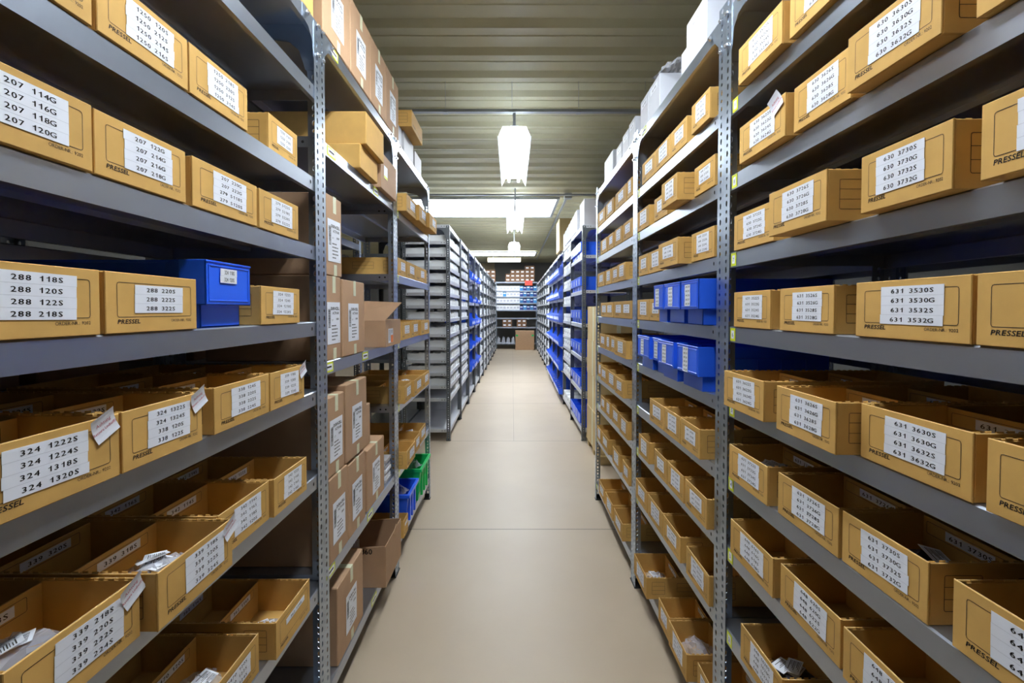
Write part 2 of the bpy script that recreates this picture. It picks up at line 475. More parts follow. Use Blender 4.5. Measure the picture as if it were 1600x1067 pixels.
ORD = ['nearest', 'second', 'third', 'fourth', 'fifth', 'sixth', 'seventh', 'eighth', 'ninth', 'tenth', 'eleventh', 'twelfth', 'thirteenth', 'fourteenth']
LVN = {}
def storage_box(side, z, a, b, X, lines=None, inner=(), label=None, group=None, tagat=None, h=BH, tilt=0., stick_off=.008, sticks=None, two=False):
    """side -1/+1; z shelf height relative to the lens; a..b depth range; X front plane distance from aisle axis"""
    y0, y1 = shift(z, a), shift(z, b); W = y1 - y0 - .003
    t = thing('storage_box', label, 'storage box', (side * X, (y0 + y1) / 2, EYE + z + .0005), (0 if side < 0 else PI) + tilt, group)
    sy = W / .2
    body = link('box_body', BODY if h < .11 else BODY_TALL, t, (0, 0, 0), (0, 0, 0), (1, sy, 1))
    if lines:
        if two:
            for yo in (-.045, .045):
                link('sticker', sticker(lines, w=.062, em=.0085, wx=.85), t, (.0006, yo * sy, .056), (0, 0, 0), (1, sy, 1))
        else:
            n = len(lines)
            so = stick_off
            link('sticker', sticker(lines), t, (.0006, so * sy, .057 if n > 2 else .066), (R.uniform(-.02, .02), 0, 0), (1, min(sy, 1.1), 1))
    for k, tx in enumerate(inner):
        dv = link('divider', DIV, t, (-.155 - .14 * k, 0, 0), (0, 0, 0), (1, sy, 1))
        if tx: link('sticker', mini_sticker(tx), dv, (.0006, .004, .0745))
    if tagat is not None:
        e = link('paper_tag', TAG, t, (.0006, tagat * sy, h - .012)); e['label'] = 'white paper tag with red writing'
    return t

def four(p, a, b, su='SG'):
    return [f'{p} {a}{su[0]}', f'{p} {a}{su[1]}', f'{p} {b}{su[0]}', f'{p} {b}{su[1]}']

# ------------------------------------------------------------------ other containers
def carton_mesh(W, D, h, mat='kraft', tapes=True, bevel=.003):
    mb = MB().box(-D, 0, -W / 2, W / 2, 0, h)
    return mb.mesh('carton_body', [mat], bevel=bevel)
def battery_label():
    mb = MB().box(0, .0004, -.058, .058, -.075, .075, 0)
    text(mb, 'DURACELL', .012, .047, .0150, 1.05, .0007, 1, mono=0, bold=.0005)
    text(mb, 'ACTIVAIR', .017, .031, .0130, 1.0, .0007, 1, mono=0, bold=.0003)
    rr = random.Random(3)
    z = .050
    while z > -.015:
        hh = rr.choice((.0008, .0014, .0022)); mb.poly([(.0007, -.050, z), (.0007, -.030, z), (.0007, -.030, z - hh), (.0007, -.050, z - hh)], 1); z -= hh + rr.choice((.0009, .0016))
    text(mb, 'QTY', -.012, .008, .0075, 1, .0007, 1, mono=0)
    for i in range(3): mb.poly([(.0007, .022 + i * .008, .009), (.0007, .027 + i * .008, .011), (.0007, .027 + i * .008, .018), (.0007, .022 + i * .008, .016)], 1)
    for i, (a, b) in enumerate(((-.02, .02), (-.02, .034), (-.02, .030), (-.02, .034), (-.02, .012))):
        zz = -.012 - i * .0125
        yy = a
        while yy < b:
            l = rr.uniform(.003, .008); mb.poly([(.0007, yy, zz), (.0007, min(yy + l, b), zz), (.0007, min(yy + l, b), zz + .0042), (.0007, yy, zz + .0042)], 1); yy += l + .0018
    text(mb, '42', .045, -.070, .006, 1, .0007, 1, mono=0)
    return mb.mesh('shipping_label', ['paper', 'ink'], recalc=False)
BLAB = battery_label()
def tape_mesh(l1=.05, l2=.06, w=.028):
    """strip folded over an upper edge: l1 on top, l2 down the front"""
    mb = MB().box(-l1, .0005, -w / 2, w / 2, 0, .0006).box(0, .0006, -w / 2, w / 2, -l2, .0006)
    return mb.mesh('tape', ['tape'])
TAPE = tape_mesh(); TAPEUP = MB().box(0, .0006, -.014, .014, 0, .04).mesh('tape', ['tape'])
_car = {}
def kraft_carton(side, z, a, b, X, h, label, group=None, D=.4, lab=True, yoff=0., name='cardboard_carton', mat='kraft', tape=True, z_abs=False, tilt=0.):
    y0, y1 = shift(z, a), shift(z, b); W = y1 - y0 - .003
    key = (round(W, 3), round(h, 3), round(D, 2), mat)
    if key not in _car: _car[key] = carton_mesh(W, D, h, mat)
    t = thing(name, label, 'carton', (side * X, (y0 + y1) / 2, EYE + z + .0005), (0 if side < 0 else PI) + tilt, group)
    link('carton_body', _car[key], t)
    if tape:
        link('tape', TAPE, t, (.0003, .005, h + .0003)); link('tape', TAPEUP, t, (.0003, .008, .001))
    if lab: link('shipping_label', BLAB, t, (.0008, yoff, h * .44), (R.uniform(-.02, .02), 0, 0))
    return t

def blue_bin_mesh(W, D, h, front=.02, mat='blue'):
    """long shelf bin: deep upper rim that juts out in front over a narrower base"""
    mb = MB(); t = .003; zl = h * .34; wl = W / 2 - .012; wu = W / 2
    # base tub (outer) and upper tub built from wall panels
    mb.box(-D, -front, -wl, wl, 0, .004)
    mb.box(-front - t, -front, -wl, wl, 0, zl + .004); mb.box(-D, -D + t, -wl, wl, 0, h)
    mb.box(-D, -front, -wl, -wl + t, 0, zl); mb.box(-D, -front, wl - t, wl, 0, zl)
    mb.box(-D, -.085, -wl - .001, -wl + t, zl, h * .97); mb.box(-D, -.085, wl - t, wl + .001, zl, h * .97)
    for s_ in (-1, 1):                                    # flared front shoulders
        a = [(0, s_ * wu), (-.055, s_ * wu), (-.095, s_ * wl), (-.095, s_ * (wl - t)), (-.055, s_ * (wu - t)), (0, s_ * (wu - t))]
        mb.prism([(p[0], p[1], zl) for p in a], (0, 0, h - zl))
        b = [(-front, s_ * wl), (-.02, s_ * wu), (-.055, s_ * wu), (-.095, s_ * wl)]
        mb.prism([(p[0] if i else -front, p[1], zl) for i, p in enumerate(b)], (0, 0, .003))
        # rim and side ribs
        mb.box(-D, -.07, s_ * wl - .004, s_ * wl + .004, h - .006, h)
        for xr in (-.12, -.20, -.28, -.36):
            mb.box(xr - .004, xr, s_ * (wl + .0035) - .003, s_ * (wl + .0035) + .0005, .01, h * .72)
        mb.box(-.36, -.12, s_ * (wl + .002) - .002, s_ * (wl + .002) + .002, h * .72, h * .74)
    mb.box(-t, 0, -wu, wu, zl, h)                         # front panel
    mb.box(-front, 0, -wu, wu, zl, zl + .003)
    # raised frame on the panel
    for (y0, y1, z0, z1) in ((-wu + .008, wu - .008, h - .012, h - .009), (-wu + .008, wu - .008, zl + .008, zl + .011), (-wu + .008, -wu + .011, zl + .008, h - .009), (wu - .011, wu - .008, zl + .008, h - .009)):
        mb.box(0, .0015, y0, y1, z0, z1)
    mb.box(-.004, .002, -wu, wu, h - .004, h)
    return mb.mesh('bin_body', [mat], bevel=.0009)
_bins = {}
def blue_bin(side, z, a, b, X, h, label, lines=(), group=None, D=.44, vertical=False, mat='blue'):
    y0, y1 = shift(z, a), shift(z, b); W = y1 - y0 - .004
    key = (round(W, 2), round(D, 2), round(h, 3), mat)
    if key not in _bins: _bins[key] = blue_bin_mesh(key[0] - .002, D, h, mat=mat)
    t = thing('storage_bin', label, 'storage bin', (side * X, (y0 + y1) / 2, EYE + z + .0005), 0 if side < 0 else PI, group)
    link('bin_body', _bins[key], t)
    if lines:
        if vertical:
            link('sticker', sticker(list(lines), w=.046, pitch=.0145, em=.0095, wx=.75, sep=False), t, (.0018, -.012, h * .66))
        else:
            link('sticker', sticker(list(lines), w=.058, pitch=.0155, em=.0125, wx=.62), t, (.0018, -.005, h - .030))
    return t

# goods inside boxes
def crumpled(seed, sx, sy, hz, mats=('bag',), n=9):
    rr = random.Random(seed); mb = MB(); g = [[(-sx / 2 + sx * i / n + rr.uniform(-.4, .4) * sx / n, -sy / 2 + sy * j / n + rr.uniform(-.4, .4) * sy / n,
        hz * (math.sin(PI * i / n) * math.sin(PI * j / n)) ** .5 * rr.uniform(.45, 1.)) for j in range(n + 1)] for i in range(n + 1)]
    for i in range(n):
        for j in range(n):
            mb.poly([g[i][j], g[i + 1][j], g[i + 1][j + 1]], 0); mb.poly([g[i][j], g[i + 1][j + 1], g[i][j + 1]], 0)
    return mb.mesh('plastic_bag', mats, recalc=False)
BAGS = [crumpled(k, .12, .15, .05) for k in range(3)] + [crumpled(9, .12, .15, .035, ('darkfill',))]
CARDM = MB().box(-.035, .035, -.05, .05, 0, .002, 0)
for q in range(9): CARDM.box(-.028 + q * .0058, -.0262 + q * .0058 + .0006 * (q % 3), -.04, .03 - .012 * (q % 4), .002, .0022, 1)
CARDM = CARDM.mesh('printed_card', ['paper', 'ink'])
def bag_in(side, z, yc, X, dx=.08, kind=0, lift=.0, cards=1, label='clear plastic bag of small parts inside a cardboard storage box', group='bags of small parts in the storage boxes', s=1.):
    """goods lying in a box whose front plane is at X"""
    dx = max(dx, .078); s = min(s, .8) if lift < .06 else s
    y = shift(z, yc); x = side * (X + dx)
    o = tag(link('plastic_bag', BAGS[kind], None, (x, y, EYE + z + .005 + lift), (0, 0, R.uniform(0, 3)), (s, s, s)), label, 'bag', group)
    for k in range(cards):
        e = link('printed_card', CARDM, o, (R.uniform(-.012, .012), R.uniform(-.02, .02), .030 + .005 * k), (R.uniform(-.25, .25), R.uniform(-.3, .3), R.uniform(0, 3)), (.62, .62, .62))
        e['label'] = 'white printed card inside the bag'
    return o

# ================================================================== THE ROOM
CEIL = EYE + 1.95
XL0, XR0, Y0, Y1 = -6.0, 6.0, -3.2, 18.6
struct('floor', MB().box(XL0, XR0, Y0, Y1, -.1, 0).mesh('floor', ['floor']))
def ceiling():
    # trapezoidal sheet, ribs running across the aisle
    mb = MB(); p = .334; y = Y0; prof = []
    while y < Y1:
        prof += [(y, .0), (y + .045, .0), (y + .07, .038), (y + .145, .038), (y + .150, .032), (y + .160, .032), (y + .165, .038), (y + .290, .038), (y + .325, .008)]
        y += p
    prof.append((Y1, 0))
    for (a, za), (b, zb) in zip(prof, prof[1:]):
        mb.poly([(XL0, a, za), (XR0, a, za), (XR0, min(b, Y1), zb), (XL0, min(b, Y1), zb)])
    mb.box(XL0, XR0, Y0, Y1, .09, .12)
    return mb.mesh('ceiling', ['ceil'])
struct('ceiling', ceiling(), (0, 0, CEIL))
wl = MB().box(XL0 - .1, XL0, Y0, Y1, 0, CEIL + .12).mesh('wall', ['wallgrey']); struct('wall_left', wl)
wr = MB().box(XR0, XR0 + .1, Y0, Y1, 0, CEIL + .12).mesh('wall', ['wallgrey']); struct('wall_right', wr)
wb = MB().box(XL0, XR0, Y1, Y1 + .1, 0, CEIL + .12).mesh('wall', ['wallgrey']); struct('wall_back', wb)
wf = MB().box(XL0, XR0, Y0 - .1, Y0, 0, CEIL + .12).mesh('wall', ['wallgrey']); struct('wall_front', wf)
struct('trim_1', MB().box(-1.45, -.72, Y1 - .03, Y1, 0, CEIL - .02).mesh('panel', ['wallbeige']))
# skylights
def skylight(n, x0, x1, y0, y1):
    g = struct(f'window_{n}', MB().box(x0, x1, y0, y1, -.006, .002).mesh('glazing', ['sky']), (0, 0, CEIL - .004))
    fr = MB(); f = .05
    fr.box(x0 - f, x1 + f, y0 - f, y0, -.03, .006).box(x0 - f, x1 + f, y1, y1 + f, -.03, .006).box(x0 - f, x0, y0, y1, -.03, .006).box(x1, x1 + f, y0, y1, -.03, .006)
    fr.box(x0, x1, (y0 + y1) / 2 - .012, (y0 + y1) / 2 + .012, -.012, -.006)
    link('window_frame', fr.mesh('frame', ['rail']), g)
skylight(1, -1.75, .78, 7.85, 9.30)
skylight(2, -1.75, .80, 15.0, 16.0)
# conduits / channels under the ceiling
def rail(y, x0, x1, label, clips=5, z=CEIL - .05):
    t = thing('ceiling_rail', label, 'ceiling rail', (0, y, z))
    mb = MB().box(x0, x1, -.020, .020, -.004, .004).box(x0, x1, -.020, -.014, .004, .02).box(x0, x1, .014, .020, .004, .02)
    link('channel', mb.mesh('channel', ['rail']), t)
    for i in range(clips):
        x = x0 + (x1 - x0) * (i + .5) / clips
        link('clip', MB().box(-.02, .02, -.025, .025, -.008, .0).cyl((0, 0, 0), .0018, (0, 0, CEIL - z + .03), 0, 8).mesh('clip', ['rail']), t, (x, 0, 0))
rail(3.93, -2.6, 2.6, 'grey steel rail across the ceiling above the nearest visible lamp', 9, EYE + 1.715)
rail(7.25, -2.6, 2.6, 'grey steel rail across the ceiling just before the large skylight', 7, EYE + 1.84)
t = thing('ceiling_rail', 'grey steel rail running lengthwise under the ceiling right of the skylight', 'ceiling rail', (.93, 7.5, CEIL - .055))
link('channel', MB().box(-.018, .018, 0, 9.5, 0, .03).mesh('channel', ['rail']), t)
link('junction_box', MB().box(-.06, .06, -.06, .06, -.05, .03).mesh('junction', ['rail'], bevel=.004), t)

# lamps: enamel hood with a tube, hung under the ceiling
LAMP_Z = EYE + 1.45
def lamp_meshes(L):
    mb = MB(); t = .0015
    prof = [(-.137, 0), (-.10, .085), (.10, .085), (.137, 0)]
    inner = [(-.134, .002), (-.098, .082), (.098, .082), (.134, .002)]
    for k in range(3):
        a, b = prof[k], prof[k + 1]; c, d = inner[k], inner[k + 1]
        mb.prism([(a[0], 0, a[1]), (b[0], 0, b[1]), (d[0], 0, d[1]), (c[0], 0, c[1])], (0, L, 0))
    mb.box(-.143, -.134, 0, L, -.006, .004); mb.box(.134, .143, 0, L, -.006, .004)
    hood = mb.mesh('reflector', ['hood'])
    tb = MB()
    for x in (-.055, .055): tb.cyl((x, .03, .045), .013, (0, L - .06, 0), 0, 12)
    return hood, tb.mesh('tube', ['tube'])
HOOD, TUBES = lamp_meshes(1.5)
LBASE = MB().box(-.035, .035, .05, 1.45, .082, .11).mesh('lamp_base', ['hood'])
LHANG = MB().box(-.012, .012, -.002, .002, .10, CEIL - LAMP_Z - .01).box(-.02, .02, -.012, .012, .105, .125).mesh('hanger', ['rail'])
LHANG2 = MB().box(-.012, .012, -.002, .002, .10, .262).box(-.02, .02, -.012, .012, .105, .125).mesh('hanger', ['rail'])
for i, (y, lb) in enumerate(((.30, 'lit fluorescent lamp above the viewpoint, hung from the ceiling'),
        (3.78, 'large lit fluorescent lamp with white reflector, closest in view over the aisle'),
        (7.05, 'middle one of the three lit aisle lamps, in front of the skylight'),
        (10.2, 'smallest and farthest of the three lit aisle lamps'))):
    t = thing('ceiling_lamp', lb, 'lamp', (.02 if i < 2 else .05, y, LAMP_Z), 0)
    link('reflector', HOOD, t); link('tube', TUBES, t); link('lamp_base', LBASE, t)
    for yy in (.15, 1.35): link('hanger', LHANG2 if i == 1 and yy < 1 else LHANG, t, (0, yy, 0))
t = thing('strip_lamp', 'beige strip lamp across the aisle near the back wall', 'lamp', (-.28, 16.15, EYE + 1.72))
link('lamp_housing', MB().box(-.60, .60, -.06, .06, .02, .15).mesh('housing', ['wallbeige'], bevel=.004), t)
link('hanger', MB().box(-.40, -.38, -.01, .01, .14, .235).box(.38, .40, -.01, .01, .14, .235).mesh('hanger', ['rail']), t)
link('tube', MB().box(-.58, .58, -.04, .04, 0, .02).mesh('tube', ['striplit']), t)

# ================================================================== NEAR RACKS
XL, XR, DEP = .640, .650, .50
RH = EYE + .95
LY = [.440, 1.508, 2.470, 3.484]          # boundaries of the three left units
RY = [.385, 1.385, 2.376, 3.473]
L1 = [.945, .731, .431, .2085, -.039, -.266, -.543, -.923, -1.325]
L2 = [.945, .580, -.180, -.905, -1.325]
L3 = [.945, .560, .197, -.175, -.535, -.910, -1.300]
R1 = [.905, .622, .400, .171, -.050, -.274, -.496, -.713, -.966, -1.335]
names = ['nearest the camera', 'second from the camera', 'third from the camera']
def up(l): return [EYE + q for q in l]
lab = {0: 'galvanised shelving unit {} on the left, ', }
unit((-XL, LY[0], 0), 0, LY[1] - LY[0], DEP, 2.42, up(L1), 'galvanised shelving unit nearest the camera on the left, full of golden storage boxes', near=True)
unit((-XL, LY[1], 0), 0, LY[2] - LY[1], DEP, 2.42, up(L2), 'galvanised shelving unit on the left holding stacked brown battery cartons', near=True,
     ylab=False, longs=((0, .13), (1, .10), (1, .62), (2, .06), (2, .45), (3, .06), (3, .50), (4, .55)))
unit((-XL, LY[2], 0), 0, LY[3] - LY[2], DEP, 2.42, up(L3), 'galvanised shelving unit on the left with a blue and a green crate at its bottom', near=True, ylab=True)
unit((XR, RY[1], 0), PI, RY[1] - RY[0], DEP, 2.41, up(R1), 'galvanised shelving unit nearest the camera on the right, full of golden storage boxes', near=True, ylab=True)
unit((XR, RY[2], 0), PI, RY[2] - RY[1], DEP, 2.41, up(R1), 'galvanised shelving unit on the right holding two rows of blue bins at eye level', near=True, ylab=True, longs=((0, .14),))
unit((XR, RY[3], 0), PI, RY[3] - RY[2], DEP, 2.41, up(R1), 'farther golden-box shelving unit on the right, ending beside a tall stack of pale cartons', near=True, ylab=True)
# units standing back to back behind them
for i in range(3):
    unit((-XL - 2 * DEP - .03, LY[i + 1], 0), PI, LY[i + 1] - LY[i], DEP, 2.42, up([.945, .50, .155, -.2, -.6, -1.325]),
         ['dim shelving unit standing behind the nearest left unit', 'dim shelving unit standing behind the left unit of battery cartons', 'dim shelving unit standing behind the left unit with the crates'][i])
for i in range(3):
    unit((XR + 2 * DEP + .03, RY[i], 0), 0, RY[i + 1] - RY[i], DEP, 2.38, up([.905, .55, .20, -.15, -.55, -.95, -1.335]),
         ['dim shelving unit standing behind the nearest right unit', 'dim shelving unit standing behind the right unit of eye-level blue bins', 'dim shelving unit standing behind the farthest near right unit'][i])

SHN = ['top shelf', 'second shelf down', 'third shelf down', 'fourth shelf down', 'fifth shelf down', 'sixth shelf down', 'seventh shelf down', 'eighth shelf down', 'ninth shelf down', 'bottom shelf']
# ---- left unit 1
def L(z, a, b, X, lines, **k):
    first, last = lines[0], lines[-1]
    sh = SHN[min(range(len(L1)), key=lambda i: abs(L1[i] - z))]
    lb = f'golden storage box with sticker beginning {first}, {sh}, nearest left unit'
    return storage_box(-1, z, a, b, X, lines, label=lb, **k)
z = L1[2]
L(z, .50, .685, .64, ['1250 114S', '1250 116S', '1250 118S'])
L(z, .690, .887, .64, ['1250 120S', '1250 212S', '1250 214S', '1250 216S'])
L(z, .889, 1.087, .64, ['1250 218S', '1250 220S', '1250 312S', '1250 314S'])
L(z, 1.205, 1.37, .655, ['1250 316S', '1250 318S', '1250 320S'])
z = L1[3]
L(z, .485, .682, .636, ['207 114G', '207 116G', '207 118G', '207 120G'])
L(z, .686, .882, .64, ['207 122G', '207 214G', '207 216G', '207 218G'])
L(z, .897, 1.127, .64, ['207 220G', '207 222G', '279 5118S', '279 5120S'])
L(z, 1.135, 1.345, .64, ['279 5122S', '279 5218S', '279 5220S', '279 5222S'])
z = L1[4]
L(z, .490, .699, .64, ['288 118S', '288 120S', '288 122S', '288 218S'])
L(z, .705, .912, .64, ['288 220S', '288 222S', '288 322S'])
blue_bin(-1, z, .925, 1.092, .634, .143, 'blue plastic bin with sticker 324 118S between golden boxes, nearest left unit', ('324 118S', '324 120S'), D=.46)
L(z, 1.143, 1.353, .64, ['324 122S', '324 124S', '324 1218S', '324 1220S'])
z = L1[5]
L(z, .510, .722, .63, ['324 1222S', '324 1224S', '324 1318S', '324 1320S'], inner=('324 1222S', '324 1224S'), tagat=.072, stick_off=-.005)
L(z, .724, .914, .63, ['324 1322S', '324 1324S', '338 120S', '338 122S'], inner=('324 1322S', '324 1324S'), tagat=.085)
L(z, .948, 1.164, .63, ['338 124S', '338 220S', '338 222S', '338 224S'], inner=('338 124S', '338 220S'))
L(z, 1.168, 1.361, .63, ['339 118S', '339 120S', '339 122S', '339 124S'], inner=('339 118S', '339 120S'), tagat=.085)
bag_in(-1, z, .80, .63, dx=.07, kind=1, s=.8, lift=.02, label='clear plastic bag in the box with sticker 324 1322S', group=None)
z = L1[6]
L(z, .545, .748, .6187, ['339 218S', '339 220S', '339 222S', '339 224S'], inner=('339 218S', '339 220S'), tagat=.082, stick_off=.015)
L(z, .753, .956, .595, ['339 318S', '339 320S', '339 322S', '339 324S'], inner=('339 318S', '339 320S'), tagat=.088, stick_off=.018)
L(z, .962, 1.165, .63, ['342 114S', '342 116S', '342 118S', '342 120S'], inner=('342 114S', '342 116S'))
L(z, 1.168, 1.356, .62, ['342 122S', '342 214S', '342 216S', '342 218S'], inner=('342 122S', '342 214S'))
bag_in(-1, z, .62, .6187, dx=.075, kind=0, lift=.045, cards=2, label='crumpled clear plastic bag in the box with sticker 339 218S', group=None)
bag_in(-1, z, .85, .595, dx=.065, kind=2, lift=.034, cards=3, label='clear plastic bag of white printed cards in the box with sticker 339 318S', group=None)
bag_in(-1, z, 1.26, .62, dx=.07, kind=3, s=.7, cards=1, label='small dark bag of parts in the box with sticker 342 122S', group=None)
z = L1[7]
L(z, .72, .925, .64, ['3470 112S', '3470 114S', '3470 116S', '3470 118S'], inner=('3470 112S',))
L(z, .94, 1.145, .645, ['3470 120S', '3470 122S', '3470 124S'], inner=('3470 120S', '3470 122S'))
L(z, 1.178, 1.377, .62, ['362 114S'], inner=('362 114S', '362 116S'))
bag_in(-1, z, 1.04, .645, dx=.07, kind=1, lift=.03, cards=2, label='clear plastic bag in the box with sticker 3470 120S', group=None)
bag_in(-1, z, 1.28, .62, dx=.07, kind=0, s=.6, cards=2, label='small clear bag of printed cards in the box with sticker 362 114S', group=None)

# ---- right unit 1
def Rb(z, a, b, X, lines, **k):
    # a = far depth, b = near depth
    sh = SHN[min(range(len(R1)), key=lambda i: abs(R1[i] - z))]
    lb = f'golden storage box with sticker beginning {lines[0]}, {sh}, nearest right unit'
    return storage_box(1, z, b, a, X, lines, label=lb, **k)
z = R1[1]
Rb(z, 1.249, 1.045, .63, four('630', '3522', '3524')); Rb(z, 1.035, .840, .64, four('630', '3526', '3528')); Rb(z, .82, .63, .64, four('630', '3530', '3532'))
z = R1[2]
Rb(z, 1.240, 1.030, .628, four('630', '3622', '3624'), tagat=.07); Rb(z, 1.020, .845, .64, four('630', '3626', '3628')); Rb(z, .833, .648, .622, four('630', '3630', '3632')); Rb(z, .62, .435, .64, four('630', '3634', '3636'))
z = R1[3]
Rb(z, 1.310, 1.110, .648, four('630', '3722', '3724')); Rb(z, 1.058, .862, .605, four('630', '3726', '3728')); Rb(z, .805, .635, .625, four('630', '3730', '3732'), stick_off=-.005); Rb(z, .60, .435, .625, four('630', '3734', '3736'))
z = R1[4]
Rb(z, 1.315, 1.128, .65, four('631', '3522', '3524')); Rb(z, 1.090, .905, .65, four('631', '3526', '3528')); Rb(z, .850, .634, .65, four('631', '3530', '3532')); Rb(z, .630, .435, .65, four('631', '3534', '3536'), stick_off=.03)
z = R1[5]
Rb(z, 1.294, 1.089, .611, four('631', '3622', '3624'), inner=('631 3622S', '631 3622G')); Rb(z, 1.033, .842, .608, four('631', '3626', '3628'), inner=('631 3626S', '631 3626G'))
Rb(z, .838, .632, .65, four('631', '3630', '3632'), inner=('631 3630S', '631 3630G')); Rb(z, .612, .44, .645, four('631', '3634', '3636'), inner=('631 3634S', '631 3634G'), stick_off=.03)
bag_in(1, z, 1.19, .611, dx=.07, kind=1, lift=.03, s=.8, label='clear plastic bag in the box with sticker 631 3622S', group=None)
z = R1[6]
Rb(z, 1.330, 1.129, .643, four('631', '3722', '3724'), inner=('631 3722S', '631 3722G')); Rb(z, 1.098, .892, .65, four('631', '3726', '3728'), inner=('631 3726S', '631 3726G'))
Rb(z, .888, .702, .652, four('631', '3730', '3732'), inner=('631 3730S', '631 3730G')); Rb(z, .664, .46, .65, four('648', '612', '614'), inner=('648 612S',))
bag_in(1, z, 1.23, .643, dx=.07, kind=0, lift=.038, cards=2, label='clear plastic bag with cards in the box with sticker 631 3722S', group=None)
bag_in(1, z, .79, .652, dx=.07, kind=3, lift=.035, cards=1, label='dark shiny bag of parts in the box with sticker 631 3730S', group=None)
z = R1[7]
Rb(z, 1.322, 1.105, .643, four('648', '616', '618'), inner=('648 616S',)); Rb(z, 1.088, .887, .65, four('648', '620', '622'), inner=('648 620S',)); Rb(z, .872, .68, .642, four('648', '1612', '1614'), inner=('648 1612S',)); Rb(z, .66, .47, .642, four('648', '1616', '1618'), inner=('648 1616S',))
z = R1[8]
Rb(z, 1.244, 1.050, .633, four('648', '1620', '1622'), inner=('648 1620S',)); Rb(z, 1.035, .84, .60, four('648', '1624', '1626'), inner=('648 1624S',)); Rb(z, .82, .63, .63, four('648', '1628', '1630'))
bag_in(1, z, 1.15, .633, dx=.07, kind=3, lift=.02, cards=3, label='dark bag of parts with white cards in the box with sticker 648 1620S', group=None)

# ---- right units 2 and 3
POSW = ['first', 'second', 'third', 'fourth', 'fifth']
def row(unitname, side, zl, zi, items, pre, inner=False, tall=False, base=4000, group=None):
    n = 0
    for k, (a, b, X) in enumerate(items):
        v = base + 4 * k
        lines = [f'{pre} {v}S', f'{pre} {v}G', f'{pre} {v+2}S', f'{pre} {v+2}G'][:3 + (v // 4) % 2]
        lb = f'golden box {POSW[k]} from far end, {SHN[zi]}, {unitname}'
        a_, b_ = min(a, b), max(a, b)
        storage_box(side, zl, a_, b_, X, lines, inner=(lines[0],) if inner else (), label=lb, stick_off=.004)
U2 = 'right unit with blue bins'; U3 = 'right unit beside pale cartons'
row(U2, 1, R1[1], 1, [(2.240, 2.035, .65), (2.033, 1.838, .65), (1.835, 1.665, .65), (1.60, 1.45, .64)], '640', base=2010)
row(U2, 1, R1[2], 2, [(2.325, 2.126, .65), (2.05, 1.875, .65), (1.80, 1.628, .60), (1.60, 1.435, .65)], '640', base=2110)
row(U2, 1, R1[3], 3, [(2.300, 2.138, .65), (2.13, 1.95, .65), (1.885, 1.665, .615), (1.625, 1.44, .65)], '640', base=2210)
row(U2, 1, R1[4], 4, [(2.325, 2.126, .65), (2.12, 1.95, .65)], '640', base=2310)
for k, (a, b) in enumerate(((1.775, 1.90), (1.60, 1.77), (1.44, 1.597))):
    blue_bin(1, R1[4], a, b, .60, .150, ['farthest of three blue bins on the right unit shelf at eye level', 'middle of three blue bins on the right unit shelf at eye level', 'nearest of three blue bins on the right unit shelf at eye level'][k],
             ['640 2214', '640 2215', '640 2216', '640 2217', '640 2218'], D=.44, vertical=True)
for k, (a, b, X) in enumerate(((2.02, 2.215, .62), (1.885, 2.012, .63), (1.69, 1.877, .61), (1.478, 1.675, .615))):
    blue_bin(1, R1[5], a, b, X, .150, f'blue bin, {["farthest", "second farthest", "second nearest", "nearest"][k]} of four on the shelf just below eye level',
             ['640 2314', '640 2315', '640 2316', '640 2317', '640 2318', '640 2319'][:5 + (k == 3)], D=.44, vertical=True)
row(U2, 1, R1[6], 6, [(2.02, 1.83, .62), (1.825, 1.655, .62), (1.65, 1.480, .62)], '641', inner=True, base=2410)
row(U2, 1, R1[7], 7, [(2.23, 2.065, .63), (1.986, 1.825, .63), (1.82, 1.645, .63), (1.633, 1.450, .63)], '641', inner=True, base=2510)
row(U2, 1, R1[8], 8, [(2.32, 2.125, .64), (2.115, 1.905, .64), (1.90, 1.705, .64), (1.65, 1.455, .64)], '641', inner=True, base=2610)
row(U2, 1, R1[9], 9, [(2.28, 2.065, .62), (1.93, 1.795, .63), (1.79, 1.605, .625), (1.575, 1.462, .65)], '641', inner=True, base=2710)
bag_in(1, R1[8], 1.80, .64, kind=1, s=.7, cards=1, label='clear bag of parts in a low box of the right middle unit', group=None)
bag_in(1, R1[9], 2.17, .62, kind=0, s=.9, lift=.02, cards=1, label='clear bag in the far bottom box of the right middle unit', group=None)
bag_in(1, R1[9], 1.70, .625, kind=2, s=1.0, lift=.04, cards=0, label='puffy clear bag rising from a bottom box of the right middle unit', group=None)
row(U3, 1, R1[1], 1, [(3.40, 3.13, .65), (3.10, 2.87, .65), (2.82, 2.55, .65), (2.53, 2.43, .65)], '642', base=2010)
row(U3, 1, R1[2], 2, [(3.28, 3.05, .65), (3.03, 2.87, .65), (2.84, 2.65, .65), (2.62, 2.43, .65)], '642', base=2110)
row(U3, 1, R1[3], 3, [(3.40, 3.15, .65), (3.12, 2.94, .65), (2.92, 2.74, .65), (2.72, 2.53, .64)], '642', base=2210)
for k, (a, b) in enumerate(((2.88, 3.28), (2.43, 2.86))):
    storage_box(1, R1[4], a, b, .65, ['642 2310', '642 2311', '642 2312'], label=f'wide golden box with two stickers, {["far", "near"][k]} one on the right unit shelf at eye level', two=True)
row(U3, 1, R1[5], 5, [(3.32, 3.12, .65), (3.10, 2.98, .65), (2.96, 2.82, .65), (2.76, 2.47, .63)], '643', inner=True, base=2410)
row(U3, 1, R1[6], 6, [(3.40, 3.22, .65), (3.19, 2.98, .63), (2.96, 2.74, .63), (2.70, 2.50, .62)], '643', inner=True, base=2510)
row(U3, 1, R1[7], 7, [(3.24, 3.08, .64), (3.06, 2.92, .64), (2.88, 2.68, .64), (2.63, 2.445, .63)], '643', inner=True, base=2610)
